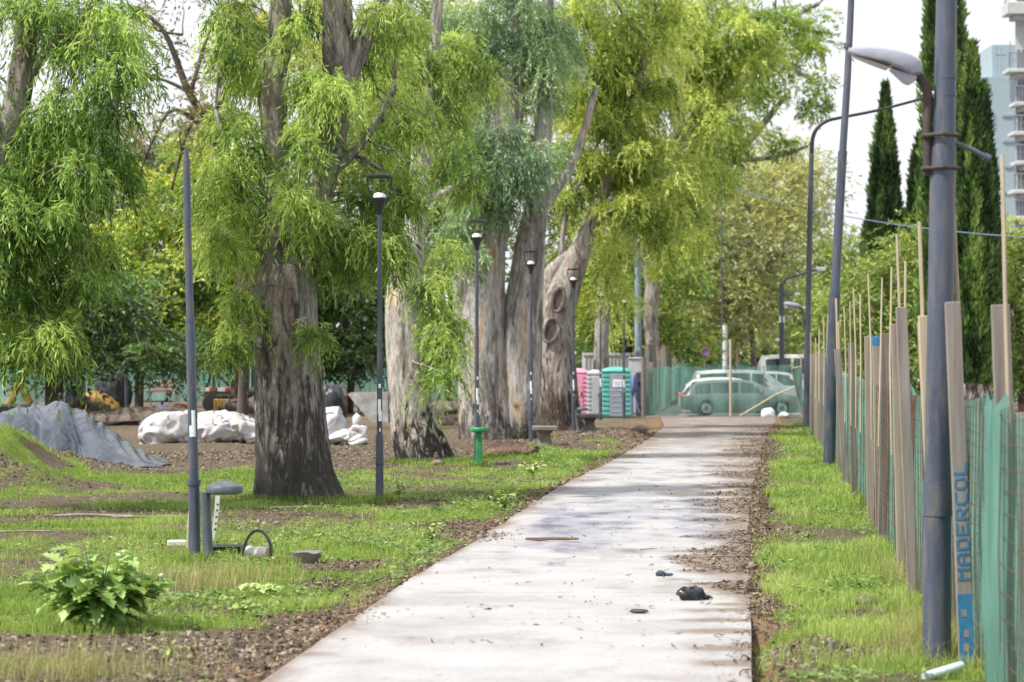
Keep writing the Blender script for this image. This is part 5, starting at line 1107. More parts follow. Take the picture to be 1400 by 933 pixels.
for i in range(13):      # crowd of pickets in the far half
    Y = 51 + i * 2.7 + R.uniform(-.6, .6); x = fl(Y)[0] * F / Y + 700
    board((x + R.uniform(-2, 2), 490 + R.uniform(-12, 4) * 45 / Y), (x + 1, 490 + F * H / Y), R.uniform(6, 8) * 44 / Y + 2, WOODS[(i + 1) % 3], Y=Y, off=.1)
# thin laths rising above the pickets
for (a, b, Y, r) in (((1370, 212), (1379, 560), 16.6, .014), ((1302, 252), (1318, 700), 17.6, .014), ((1257, 303), (1270, 640), 20.2, .017), ((1226, 320), (1236, 700), 23.6, .014), ((1238, 357), (1234, 640), 24.5, .013), ((1219, 365), (1219, 640), 26.5, .012),
                     ((1206, 380), (1201, 600), 29, .011), ((1187, 375), (1191, 600), 31.5, .012), ((1176, 402), (1176, 600), 34.5, .012), ((1167, 395), (1170, 600), 36.5, .013), ((1162, 412), (1163, 600), 38, .012), ((1154, 420), (1155, 600), 40, .012), ((1143, 408), (1152, 620), 43, .02), ((1146, 440), (1153, 620), 42.6, .014),
                     ((1132, 430), (1130, 560), 50, .016), ((1126, 440), (1126, 560), 54, .016), ((1120, 450), (1120, 560), 58, .016), ((1115, 462), (1115, 560), 64, .016), ((1108, 455), (1109, 560), 70, .018)):
    A_ = at(*a, Y); x2 = fl(Y)[0]; B_ = np.array((x2 + .06, Y, 1.1)); B2 = at(*b, Y); f_ = (A_[2] - 1.1) / max(.1, A_[2] - B2[2]); B_[0] = A_[0] + (B2[0] - A_[0]) * f_ + .01; B_[1] += .05; m = MB()
    mid = (A_ + B_) / 2 + np.array((R.uniform(-.02, .02), 0, 0)); d_ = .5
    m.tube([A_, A_ * .5 + mid * .5, mid, B_], r, 5, step=.3); m.build('lath', CREAM, fence)
# stencilled timber mark, reading upwards on the text picket
o, a, b, M_, w_ = txtb
GL_ = {'M': ['10001', '11011', '10101', '10001', '10001', '10001', '10001'], 'A': ['01110', '10001', '10001', '11111', '10001', '10001', '10001'], 'D': ['11110', '10001', '10001', '10001', '10001', '10001', '11110'], 'E': ['11111', '10000', '10000', '11110', '10000', '10000', '11111'],
       'R': ['11110', '10001', '10001', '11110', '10100', '10010', '10001'], 'C': ['01111', '10000', '10000', '10000', '10000', '10000', '01111'], 'O': ['01110', '10001', '10001', '10001', '10001', '10001', '01110'], 'L': ['10000', '10000', '10000', '10000', '10000', '10000', '11111']}
m = MB(); d = M_[:, 2]; rt = M_[:, 0]; nr = M_[:, 1]; front = -nr if (-nr)[1] < 0 else nr
ln = np.linalg.norm(b - a); z_at = lambda py: a + d * ((H - (py - 490) * 17.3 / F - a[2]) / d[2])
P0, P1 = z_at(793), z_at(628); adv = (P1 - P0) / 8.0; cw = np.linalg.norm(adv) * .80 / 5; ch = w_ * .80 / 7
for i, chx in enumerate('MADERCOL'):
    for rr_, row in enumerate(GL_[chx]):
        for cc_, v in enumerate(row):
            if v == '1':
                c = P0 + adv * i + d * (cc_ + .5) * cw + rt * ((rr_ + .5) * ch - w_ * .40) + front * .0245; m.box(c, (ch * 1.06, .004, cw * 1.06), M_)
m.build('stencil_text', BLUEP, o, smooth=False)
m = MB(); A_, B_ = z_at(905), z_at(812); Mx = M_; m.box((A_ + B_) / 2 + front * .0243, (w_ * .96, .004, np.linalg.norm(B_ - A_)), Mx); m.build('paint_block', BLUEP, o, smooth=False)
for py in (838, 866, 885): m = MB(); m.box(z_at(py) + front * .027 + rt * R.uniform(-.01, .01), (w_ * .36, .003, .05), Mx); m.build('bare_patch', W0, o, smooth=False)

# ------------------------------------------------------------------ sheer net closing the path, then turning away along the road
e0, e1 = at(881, 572, END_Y), at(1097, 572, END_Y); efence = thing('net_fence', 'sheer green net fence closing the far end of the path in front of the cars', 'fence', (e0[0], END_Y, 0))
G_ = []
for f in np.linspace(0, 1, 90):
    p = e0 * (1 - f) + e1 * f; tp = 1.74 + .12 * math.sin(f * 9) * .3 + .1 * f
    G_.append([(p[0], END_Y + .05 * math.sin(f * 60) * g_ + .03 * math.sin(f * 23), .0 + tp * g_) for g_ in np.linspace(0, 1, 6)])
m = MB(); m.sheet(G_); m.build('net', NET_FAR, efence)
for (px, top_, w_, mt) in ((880, 488, .17, 2), (999, 464, .09, 1), (1045, 500, .03, 0), (1096, 488, .08, 0)):
    m = MB(); a = at(px, 574, END_Y - .08); b = at(px - .6, top_, END_Y - .08); m.tube([a, b], w_ / 2, 8); m.build('post', CREAM if px == 999 else WOODS[mt], efence)
m = MB(); m.tube([at(1012, 569, END_Y - .1), at(1060, 540, END_Y - .1), at(1094, 527, END_Y - .1)], .03, 6); m.build('brace', CREAM, efence)
m = MB(); m.rbox(((e0[0] + e1[0]) / 2, END_Y - .1, .03), (e1[0] - e0[0], .12, .1), .02); m.build('bottom_rail', CONC, efence)
ef2 = thing('net_fence', 'green net fence with many pickets running away beyond the left end of the path', 'fence', (4.7, 91, 0))
G_ = []
for f in np.linspace(0, 1, 120):
    Y = 91.5 + f * 105; x = 4.75 + (Y - 90) * .083
    G_.append([(x + .06 * math.sin(Y * 2) * g_, Y, 1.72 * g_ + .03 * math.sin(Y * .8)) for g_ in np.linspace(0, 1, 5)])
m = MB(); m.sheet(G_); m.build('net', NET_SITE, ef2)
for i in range(44):
    Y = 92 + i * 2.1 + R.uniform(-.5, .5); x = 4.65 + (Y - 90) * .083; h = 2.1 + R.uniform(-.2, .75); m = MB(); m.rbox((x + R.uniform(-.1, .1), Y, h / 2), (.14 + .06 * R.random(), .06, h), .01, rotm('Y', R.uniform(-2, 2))); m.build('picket', WOODS[i % 3], ef2)
ef3 = thing('net_fence', 'low dark green net strip stretched across the road far behind the cars', 'fence', (8, 150, 0))
m = MB(); m.sheet([[(x, 150, .4), (x, 150.0 + .1 * math.sin(x), 1.75)] for x in np.linspace(9, 17.5, 40)]); m.build('net', NET_SITE, ef3)
for i, px in enumerate((963, 1008, 1040, 1084)):
    m = MB(); a = at(px, 560, 149.8); m.tube([(a[0], 149.8, 0), (a[0], 149.8, 3.0 if i == 1 else 2.2)], .07, 6); m.build('post', CREAM if i == 1 else W1, ef3)
ef4 = thing('leaning_frame', 'tilted wooden frame with green net leaning at the far end of the picket fence', 'net panel', (at(1090, 500, 88.9)[0], 88.9, 0))
a, b, c, d = at(1083, 504, 88.6), at(1096, 502, 88.6), at(1098, 572, 88.9), at(1091, 545, 88.9)
m = MB(); m.sheet([[d, a], [c, b]]); m.build('net', NET_NEAR, ef4); m = MB(); m.tube([a, d, c], .035, 6); m.tube([a, b], .035, 6); m.build('frame', W1, ef4)

# round blue sign on a post
xS = at(964, 0, 118)[0]; t = thing('road_sign', 'small round blue and red sign on a thin post above the picket row', 'sign', (xS, 118, 0)); m = MB(); m.tube([(xS, 118, 0), (xS, 118, 2.6)], .03, 6); m.build('post', W2, t)
m = MB(); m.lathe([(.17, 0), (.18, .01), (.18, .03), (.17, .04)], (xS, 117.96, 2.4), 20, rotm('X', 90)); m.build('face', flat('sign_blue', (.10, .16, .42), rough=.4), t)
m = MB(); m.tube([(xS + .17 * math.cos(a), 117.9, 2.4 + .17 * math.sin(a)) for a in np.linspace(0, 6.283, 20)], .025, 5); m.build('rim', flat('sign_red', (.45, .08, .1), rough=.4), t)

# ------------------------------------------------------------------ cars
GLASS = pmat('car_glass', [(.012, .016, .02), (.02, .026, .032), (.04, .048, .055)], rough=.08, bump=0, spec=.8)
TYRE = flat('tyre', (.02, .02, .02), rough=.85); RIM = flat('alloy_rim', (.5, .51, .53), rough=.3, metal=.7, bump=0); CHR = flat('headlamp', (.75, .77, .8), rough=.15, bump=0); REDL = flat('tail_lamp', (.45, .03, .03), rough=.25, bump=0); PLAST = flat('dark_plastic', (.03, .03, .032), rough=.7)
def car(label, x, y, length, height, width, paint, face=1, style='hatch', rot=0.0):
    """side profile runs along X, nose at +X when face = 1"""
    t = thing('parked_car', label, 'car', (x, y, .03), 'cars parked beyond the end net')
    if style == 'hatch': st = [(-.5, .34, .80, .82, .84), (-.485, .26, .86, .9, .93), (-.44, .22, .90, 1.22, .97), (-.37, .2, .92, 1.46, .99), (-.22, .19, .93, 1.54, 1), (-.02, .19, .94, 1.55, 1), (.08, .19, .94, 1.48, 1), (.17, .19, .95, 1.28, 1), (.265, .19, .97, 1.0, 1), (.36, .2, .92, .94, .98), (.44, .22, .84, .86, .95), (.49, .3, .70, .72, .85), (.5, .38, .60, .62, .8)]
    else: st = [(-.5, .4, .98, 1.0, .9), (-.49, .3, 1.0, 1.5, .95), (-.46, .25, 1.02, 1.82, .98), (-.3, .24, 1.05, 1.88, 1), (0, .24, 1.06, 1.88, 1), (.12, .24, 1.06, 1.82, 1), (.22, .24, 1.08, 1.5, 1), (.31, .24, 1.1, 1.13, 1), (.4, .25, 1.0, 1.03, .98), (.47, .28, .85, .88, .93), (.5, .38, .7, .72, .85)]
    hs = height / (1.55 if style == 'hatch' else 1.88); hw = width / 2
    def ring(q):
        fx, sl, bl, rf, wd = q; w = hw * wd; up = max(rf - bl, .004)
        tw = .62 + .2 * (1 - min(1, up / .5))
        P = [(w * .86, sl), (w * .97, sl + .12), (w, (sl + bl) * .52), (w * .985, bl - .06), (w * .95, bl), (w * (.95 * .5 + tw * 1.12 * .5), bl + up * .5), (w * tw * 1.1, bl + up * .88), (w * tw * .9, bl + up)]
        P = P + [(-a, b) for a, b in P[::-1]]
        return [np.array((face * fx * length, a, b * hs)) for a, b in P]
    rings = [ring(q) for q in st]
    rz = np.array([[math.cos(rot), -math.sin(rot), 0], [math.sin(rot), math.cos(rot), 0], [0, 0, 1]]); o = np.array((x, y, .03))
    W = lambda P: np.asarray(P) @ rz.T + o
    n = len(rings[0]); m = MB(); m.add(W(np.array(rings).reshape(-1, 3)), [(i * n + j, i * n + (j + 1) % n, (i + 1) * n + (j + 1) % n, (i + 1) * n + j) for i in range(len(rings) - 1) for j in range(n)] + [tuple(range(n)), tuple(range((len(rings) - 1) * n, len(rings) * n))])
    body = m.build('body', paint, t, sharp=40)
    def side_pt(fx, s, sg):
        for i in range(len(st) - 1):
            if st[i][0] <= fx <= st[i + 1][0]: break
        f = (fx - st[i][0]) / (st[i + 1][0] - st[i][0]); q = [st[i][k] * (1 - f) + st[i + 1][k] * f for k in range(5)]; r = ring([fx] + q[1:])
        a, b, c = r[4], r[5], r[6]; p = a + (b - a) * s * 2 if s < .5 else b + (c - b) * (s - .5) * 2
        p = p.copy(); p[1] = (p[1] + .008); p[1] *= sg; return p
    wins = [(-.40, -.27), (-.255, -.04), (-.025, .13)] if style == 'hatch' else [(-.44, -.2), (-.18, .0), (.02, .17)]
    for sg in (-1, 1):
        for (u0, u1) in wins:
            m = MB(); G_ = []
            for f in np.linspace(u0, u1, 6):
                lim = .92 if style == 'van' or f < .1 else .86
                G_.append([side_pt(f, .08, sg), side_pt(f, .5, sg), side_pt(f, lim, sg)])
            m.sheet(W(np.array(G_).reshape(-1, 3)).reshape(6, 3, 3)); m.build('side_window', GLASS, body)
    # windscreen and rear screen
    i0 = [i for i, q in enumerate(st) if q[0] > (.07 if style == 'hatch' else .11)][0]
    def across(i, f=.8):
        r = rings[i]; a, b = r[7], r[8]; c = r[5]; return a, b
    ws = [(rings[i][6], rings[i][9]) for i in range(i0, i0 + 3)]; m = MB(); up = np.array((face * .02, 0, .02)); m.sheet(W(np.array([[a * (1, .9, 1) + up, b * (1, .9, 1) + up] for a, b in ws]).reshape(-1, 3)).reshape(len(ws), 2, 3)); m.build('windscreen', GLASS, body)
    m = MB(); up = np.array((-face * .02, 0, .015)); rs = [(rings[i][6], rings[i][9]) for i in (1, 2)] if style == 'hatch' else [(rings[i][6], rings[i][9]) for i in (1, 2)]
    m.sheet(W(np.array([[a * (1, .86, 1) + up, b * (1, .86, 1) + up] for a, b in rs]).reshape(-1, 3)).reshape(2, 2, 3)); m.build('rear_window', GLASS, body)
    for fx in (-.31, .315):
        for sg in (-1, 1):
            c = W(np.array((face * fx * length, sg * (hw - .09), .31 * hs + .02))); M_ = rz @ rotm('X', 90); wr = .32 * hs + .01
            m = MB(); m.lathe([(wr * .6, -.1), (wr * .96, -.1), (wr, -.08), (wr, .08), (wr * .96, .1), (wr * .6, .1)], c, 26, M_); wh = m.build('wheel', TYRE, t)
            m = MB(); m.lathe([(wr * .62, -.106), (wr * .64, -.1), (wr * .64, .1), (wr * .62, .106)], c, 20, M_); m.build('rim', RIM, wh)
            m = MB(); m.prism([(wr * (.56 if kx % 2 else .16) * math.cos(kx * .6283 + .3), wr * (.56 if kx % 2 else .16) * math.sin(kx * .6283 + .3)) for kx in range(10)], .216, c - M_[:, 2] * .108, M_[:, 0], M_[:, 1], M_[:, 2]); m.build('spoke_gap', PLAST, wh)
            m = MB(); ca = W(np.array((face * fx * length, sg * (hw + .004), .31 * hs + .03))); m.lathe([(wr * 1.02, -.006), (wr * 1.14, -.006), (wr * 1.14, .006), (wr * 1.02, .006)], ca, 26, M_); m.build('wheel_arch', PLAST, body)
    for sg in (-1, 1):
        m = MB(); p = W(np.array((face * .468 * length, sg * hw * .72, .68 * hs))); m.blob(p, (.13, .14, .07), .05, 1, 12, 8, M=rz); m.build('headlight', CHR, body)
        m = MB(); p = W(np.array((-face * .487 * length, sg * hw * .78, .83 * hs))); m.blob(p, (.08, .1, .09), .05, 1, 12, 8, M=rz); m.build('tail_light', REDL, body)
        m = MB(); p = W(np.array((face * .145 * length, sg * (hw + .07), 1.02 * hs))); m.blob(p, (.06, .1, .07), .05, 1, 10, 8, M=rz); m.build('mirror', paint, body)
    m = MB(); m.rbox(W(np.array((face * .497 * length, 0, .45 * hs))), (.06, width * .62, .09), .02, rz); m.build('licence_plate', PLAST, body)
    return t
P_GREY = flat('car_paint_grey', (.12, .155, .158), rough=.18, bump=0, coat=.6); P_WHITE = flat('car_paint_white', (.74, .75, .76), rough=.22, bump=0, coat=.6); P_SILV = flat('car_paint_silver', (.42, .44, .46), rough=.22, bump=0, coat=.6)
Yc = 92.4; car('dark grey hatchback parked sideways right behind the end net', at(1014, 0, Yc)[0], Yc, 4.32, 1.30, 1.75, P_GREY)
Yc = 96.0; car('white estate car half hidden behind the dark hatchback', at(1000, 0, Yc)[0], Yc, 3.9, 1.36, 1.75, P_WHITE)
Yc = 99.2; car('white people carrier with a dark roofline in the second row', at(1023, 0, Yc)[0], Yc, 4.4, 1.62, 1.8, P_WHITE, style='van')
Yc = 103; car('silver saloon car behind the white people carrier at right', at(1064, 0, Yc)[0], Yc, 4.6, 1.55, 1.8, P_SILV)
Yc = 122; car('white van standing farthest back at the end of the picket fence', at(1108, 0, Yc)[0], Yc, 5.0, 2.25, 2.0, P_WHITE, style='van')
for (px, Y, lb) in ((1252, 118, 'white car showing through the gap left of the wide street light pole'), (1326, 150, 'pale car showing between the street light pole and the broad cypress')):
    car(lb, at(px, 0, Y)[0], Y, 4.3, 1.75, 1.8, P_WHITE, face=-1)
c = at(1050, 571, END_Y - .5); c[2] = .03; m = MB(); m.blob(c + (0, 0, .12), (.26, .2, .22), .25, 1.6, 16, 10, 4, flat=.03); single('rubbish_bag', 'small white bag lying at the foot of the end net in front of the hatchback', 'bag', m, flat('white_bag', (.72, .72, .74), rough=.6), c)
c = at(1072, 572, END_Y - .4); c[2] = .03; m = MB(); m.blob(c + (0, 0, .07), (.2, .14, .12), .35, 1.6, 14, 8, 8, flat=.03); single('rubbish_bag', 'smaller grey white bag lying right of the round white bag at the net foot', 'bag', m, flat('greyish_bag', (.55, .56, .58), rough=.6), c)

# ------------------------------------------------------------------ portable toilets and container
TEAL = flat('toilet_teal', (.11, .40, .36), rough=.45, bump=.05); TGREY = flat('toilet_door_grey', (.26, .30, .37), rough=.5, bump=.05); PINK = flat('toilet_pink', (.70, .30, .42), rough=.45, bump=.05); LGREY = flat('toilet_light_grey', (.42, .43, .48), rough=.5, bump=.05)
def toilet(label, px0, px1, ptop, Y, shell, door, sign=False):
    a, b = at(px0, 0, Y)[0], at(px1, 0, Y)[0]; w = b - a; cx = (a + b) / 2; h = H + (490 - ptop) * Y / F; t = thing('portable_toilet', label, 'toilet', (cx, Y + w / 2, 0), 'portable toilets'); o = np.array((cx, Y + w / 2, 0.0))
    m = MB(); m.rbox(o + (0, 0, h * .45), (w * .94, w * .94, h * .9), .04)
    for i in range(9):
        for sx in (-1, 1):
            m.rbox(o + (sx * w * .36, -w * .475, h * (.08 + i * .092)), (w * .26, .05, h * .06), .015); m.rbox(o + (sx * w * .475, 0, h * (.08 + i * .092)), (.05, w * .86, h * .06), .015)
    m.build('shell', shell, t)
    m = MB(); m.lathe([(.72, 0), (.735, .03), (.70, .07), (.60, .11), (.30, .16), (.01, .175)], o + (0, 0, h * .885), 4, rotm('Z', 45) * np.array((w * .98, w * .98, h * .62))[:, None]); m.build('roof', shell, t, sharp=50)
    m = MB(); m.rbox(o + (.02, -w * .485, h * .44), (w * .5, .05, h * .83), .015)
    for i in range(6): m.rbox(o + (.02, -w * .5, h * (.12 + i * .1)), (w * .38, .04, .03), .01)
    dr = m.build('door', door, t)
    m = MB(); m.rbox(o + (w * .2, -w * .525, h * .45), (.05, .04, .14), .01); m.build('handle', PLAST, dr)
    if sign:
        m = MB(); m.rbox(o + (.03, -w * .515, h * .67), (w * .32, .02, h * .14), .004); s_ = m.build('notice', flat('notice_white', (.78, .8, .84), rough=.5, bump=0), dr)
        for i in range(3): m = MB(); m.box(o + (.03, -w * .515 - .012, h * (.64 + i * .028)), (w * (.24 - .04 * (i == 0)), .004, .018)); m.build('text_line', flat('notice_grey', (.4, .45, .55), rough=.6, bump=0), s_)
    return t
toilet('teal portable toilet with a grey door and a white notice at the path end', 823, 863, 501, 89.8, TEAL, TGREY, True)
toilet('pink portable toilet half hidden by the scarred trunk', 772, 805, 503, 92.5, PINK, PINK)
toilet('light grey portable toilet between the pink and the teal ones', 803, 825, 505, 91.8, LGREY, LGREY)
Yk = 99.0; a, b = at(798, 0, Yk)[0], at(862, 0, Yk)[0]; h = H + (490 - 483) * Yk / F; t = thing('site_container', 'white corrugated site container behind the portable toilets', 'container', ((a + b) / 2, Yk + 1.2, 0)); o = np.array(((a + b) / 2, Yk + 1.2, h / 2))
WHC = flat('container_white', (.45, .46, .49), rough=.55, bump=.05, grime=(.4, .33, .28)); m = MB(); m.rbox(o, (b - a, 2.3, h), .02)
for i in range(13): m.rbox(o + (-(b - a) / 2 + (i + .5) * (b - a) / 13, -1.16, 0), ((b - a) / 26, .06, h * .92), .012)
m.build('walls', WHC, t)
for z in (-1, 1):
    m = MB(); m.rbox(o + (0, -1.17, z * (h / 2 - .05)), (b - a + .05, .1, .11), .01); m.build('rail', WHC, t)
c = at(872, 0, 96); t = thing('site_cabinet', 'small white cabinet beside the blue utility pole', 'cabinet', (c[0], 96, 0)); m = MB(); m.rbox((c[0], 96.3, 1.05), (.62, .5, 2.05), .03); m.build('body', WHC, t); m = MB(); m.rbox((c[0], 96.3, 2.1), (.7, .58, .07), .02); m.build('lid', LGREY, t)
c = at(866, 572, 91.6); m = MB(); m.blob((c[0], 91.6, 1.15), (.14, .2, .42), .2, 1.3, 16, 12, 3); m.tube([(c[0] + .02, 91.5, .9), (c[0] + .1, 91.4, .5), (c[0] + .25, 91.3, .03)], .03, 6); m.tube([(c[0] - .05, 91.6, .8), (c[0] - .05, 91.6, 0)], .04, 6)
single('wrapped_bundle', 'blue wrapped bundle on a stand right of the teal toilet', 'bundle', m, flat('bundle_blue', (.13, .16, .36), rough=.6, bump=.3), (c[0], 91.6, 0))
m = MB(); c = at(878, 572, 92.2); m.rbox((c[0] + .02, 92.2, .8), (.5, .08, 1.6), .02); m.rbox((c[0] + .02, 92.13, .4), (.44, .05, .06), .01); m.rbox((c[0] + .02, 92.13, 1.25), (.44, .05, .06), .01)
single('hoarding_panel', 'dark upright hoarding panel between the blue bundle and the end net', 'panel', m, flat('dark_panel', (.05, .06, .07), rough=.6), (c[0], 92.2, 0))

# ------------------------------------------------------------------ building site on the left
site = thing('site_fence', 'light green net fence on thin posts behind the building site at left', 'fence', (-14, 116, 0))
m = MB(); m.sheet([[(x, 116 + .1 * math.sin(x * 1.7), .1), (x, 116 + .06 * math.sin(x * 2.9), .9), (x, 116, 1.62 + .05 * math.sin(x))] for x in np.arange(-26, 4, .25)]); m.build('net', NET_SITE, site)
for i, px in enumerate((20, 48, 78, 120, 152, 190, 232, 300, 360, 420, 478, 505, 545, 600, 640)):
    x = at(px, 0, 115.8)[0]; m = MB(); m.tube([(x, 115.8, -.1), (x, 115.8, 2.3 + R.uniform(-.3, .9))], .035, 6); m.build('post', WOODS[2], site)
# tarp over a heap
TARP = pmat('grey_tarpaulin', [(.016, .022, .034), (.03, .04, .058), (.055, .068, .092)], scale=(1.2, 1.2, 1.2), rough=.26, bump=.08, bscale=5, spec=.5)
U_, V_ = np.meshgrid(np.linspace(0, 1, 170), np.linspace(-1, 1, 110), indexing='ij')
prof_ = np.interp(U_, [0, .12, .36, .5, .64, .78, .9, 1.0], [1.0, 1.13, 1.12, .84, .50, .27, .13, .02]); wd_ = np.interp(U_, [0, .3, .6, .9, 1.0], [2.6, 2.8, 2.4, 1.3, .7]) * (1 + .1 * np.sin(U_ * 23) + .05 * np.sin(U_ * 51))
hh_ = prof_ * np.maximum(0, 1 - np.abs(V_) ** 1.7)
def ridge_(a, b, z): q = np.stack([a, b, 0 * a + z], -1); return 1 - np.abs(vnoise(q) * 1.6)
wv = U_ * 16 + V_ * 4.5 + .8 * vnoise(np.stack([U_ * 5, V_ * 3, 0 * U_], -1)); w2 = U_ * 34 - V_ * 7 + 1.2 * vnoise(np.stack([U_ * 9, V_ * 5, 0 * U_ + 4], -1))
fold_ = .085 * ridge_(wv, V_ * 1.3, 1.) + .014 * ridge_(w2, V_ * 2.5, 6.) + .012 * ridge_(U_ * 9 + 3, V_ * 11 + U_ * 8, 9.)
G_ = np.stack([-10.75 + 4.05 * U_ + .1 * np.sin(V_ * 5), 55.0 - 5.6 * U_ ** 1.4 + V_ * wd_, .03 + hh_ + (fold_ - .06) * np.minimum(1, .25 + hh_ * 1.6)], -1)
c = (-8.6, 53.5, 0.0); m = MB(); m.sheet(G_); single('tarpaulin', 'grey plastic tarpaulin draped over a heap behind the grassy mound', 'tarpaulin', m, TARP, c, sharp=0)
# white bulk bags
BAGW = pmat('woven_white_bag', [(.36, .36, .39), (.50, .50, .53), (.60, .60, .62)], scale=(2.2, 2.2, 2.2), rough=.7, bump=.3, bscale=12, grime=(.42, .34, .28))
def bulkbag(label, cx, cy, sx, sy, sz, seed, extra=()):
    c = np.array((cx, cy, g0(cx, cy) - .03)); m = MB(); m.blob(c + (0, 0, sz * .42), (sx, sy, sz * .62), .3, 1.3, 84, 52, seed, flat=c[2])
    for (dx, dy, dz, a, b, cc, s2) in extra: m.blob(c + (dx, dy, dz), (a, b, cc), .45, 1.6, 64, 40, s2, flat=c[2])
    V = m.v; 
    for i in range(len(V)):
        q = V[i] * (1.6, 1.6, 1.1) + seed; w_ = np.stack([vnoise(q * 1.3 + 5), vnoise(q * 1.3 + 9), vnoise(q * 1.3 + 2)], -1) * .5; r_ = 1 - np.abs(vnoise(q * 2.2 + w_)) * 2; r2 = 1 - np.abs(vnoise(q * 4.5 + w_ * 2)) * 2
        hq = np.clip((V[i][:, 2] - c[2]) / sz, 0, 1); V[i][:, 0] = c[0] + (V[i][:, 0] - c[0]) * (1.08 - .22 * hq)
        V[i] = V[i] + (r_ * .11 + r2 * .04)[:, None] * np.array((1, 1, .7))
    return single('bulk_bag', label, 'bag', m, BAGW, c, 'white bulk bags on the bare soil', sharp=0)
x, y = gp(232, 608); bulkbag('plump white bulk bag left of the bare pole on the soil', x - .02, y - .5, .70, .7, .76, 3, ((.6, .2, .25, .5, .5, .42, 9),))
x, y = gp(308, 608); bulkbag('slumped dirty white bulk bag between the bare pole and the dark trunk', x - .28, y - .4, .72, .75, .70, 7, ((.55, 0, .25, .6, .6, .42, 5), (.95, -.1, .12, .35, .4, .28, 2)))
x, y = gp(460, 608); bulkbag('collapsed white bulk bag right of the thick dark trunk', x - .25, y - .3, .40, .5, .85, 13, ((.3, -.1, .12, .55, .45, .2, 4), (.72, -.15, .2, .2, .14, .26, 6)))
# machinery and materials, far back
OCH = flat('ochre_paint', (.33, .19, .04), rough=.5, bump=.1, grime=(.1, .07, .04)); RED = flat('signal_red', (.42, .05, .05), rough=.5); WHT = flat('signal_white', (.66, .66, .67), rough=.5); BLUE = flat('blue_plastic', (.04, .10, .30), rough=.4); DPLAS = pmat('black_sheet', [(.012, .014, .02), (.03, .033, .042), (.06, .066, .08)], rough=.35, bump=.5, bscale=6)
Yt = 90.0; T_ = lambda x, y, dy=0: at(x, y, Yt + dy)
t = thing('corrugated_pipe', 'fat ochre corrugated pipe with a blue end lying behind the tarpaulin', 'pipe', (T_(130, 0)[0], Yt, 0))
m = MB(); pts = [T_(112, 546), T_(125, 546), T_(140, 550), T_(153, 559), T_(161, 573)]; rs_, rr_ = resample(pts, [.30, .31, .31, .30, .29], .06); m.tube(rs_, rr_ * (1 + .05 * np.sin(np.arange(len(rs_)) * 1.9)), 18); m.build('pipe', OCH, t)
m = MB(); m.tube([T_(92, 553), T_(101, 549), T_(111, 546)], [.16, .25, .28], 14); m.build('end_sleeve', BLUE, t)
c = T_(150, 562, 4); m = MB(); m.blob((c[0], Yt + 5, .78), (.72, .5, .82), .22, 1.2, 26, 16, 6, flat=.0); m.blob((c[0] - .1, Yt + 5, 1.35), (.5, .4, .3), .3, 1.5, 20, 12, 2); single('wrapped_machine', 'machine wrapped in black sheeting behind the ochre pipe', 'wrapped machine', m, DPLAS, (c[0], Yt + 5, 0), sharp=0)
c = T_(103, 562, -3); m = MB(); m.sheet([[(c[0] - .3 + .1 * i + .03 * math.sin(z * 4), Yt - 3 + .07 * math.sin(i * 2.2 + z), z) for i in range(7)] for z in np.linspace(0, 1.7, 9)]); m.tube([(c[0] - .32, Yt - 3, -.05), (c[0] - .32, Yt - 3, 1.75)], .03, 6); m.tube([(c[0] + .32, Yt - 3, -.05), (c[0] + .32, Yt - 3, 1.75)], .03, 6); single('dark_screen', 'dark sheet screen hung between two stakes beside the shaded trunk', 'screen', m, DPLAS, (c[0], Yt - 3, 0))
t = thing('digger_arm', 'yellow brown digger arm folded in front of the green net at far left', 'digger arm', (T_(34, 0)[0], Yt, 0)); m = MB()
for P_ in ([T_(10, 560), T_(26, 522)], [T_(27, 520), T_(43, 556)]): m.tube(P_, [.16, .11], 6)
m.build('boom', OCH, t); m = MB(); m.tube([T_(5, 536), T_(30, 524)], .05, 8); m.build('ram', BLACK, t); m = MB(); m.rbox(T_(22, 566) + (0, 0, .1), (1.4, .8, .5), .08); m.build('base', BLACK, t)
t = thing('spool_box', 'ochre steel box with a round hole in its side near the dark trunk', 'steel box', (T_(315, 0)[0], 86, 0)); Yb = 86; a = at(292, 546, Yb); b = at(322, 580, Yb); c2 = at(340, 580, Yb); w1 = b[0] - a[0]; hh = a[2]
m = MB(); m.rbox(((a[0] + c2[0]) / 2, Yb + .5, hh / 2), (c2[0] - a[0], 1.0, hh), .02); m.build('body', OCH, t)
cx = (b[0] + c2[0]) / 2; m = MB(); m.lathe([(.24, -.02), (.27, 0), (.27, .03), (.2, .03)], (cx, Yb - .01, hh * .52), 20, rotm('X', 90)); m.build('rim', OCH, t); m = MB(); m.lathe([(.2, 0), (.2, .03)], (cx, Yb - .02, hh * .52), 20, rotm('X', 90)); m.build('hole', PLAST, t)
m = MB(); m.rbox(((a[0] + b[0]) / 2, Yb + .4, hh + .08), (w1 * .8, .6, .14), .03); m.build('lid', BLACK, t)
Yf = 98; t = thing('flatbed_trailer', 'old flatbed trailer with a red and white edge and lifting frames', 'trailer', (at(315, 0, Yf)[0], Yf, 0)); x0, x1 = at(276, 0, Yf)[0], at(362, 0, Yf)[0]
m = MB(); m.rbox(((x0 + x1) / 2, Yf + .8, .62), (x1 - x0, 1.6, .42), .03); m.build('bed', flat('trailer_grey', (.25, .22, .21), rough=.7, grime=(.1, .07, .06)), t)
for i in range(8):
    m = MB(); w = (x1 - x0) / 8; m.rbox((x0 + w * (i + .5), Yf - .02, .9), (w * .995, .06, .15), .01); m.build('edge_stripe', RED if i % 2 else WHT, t)
m = MB()
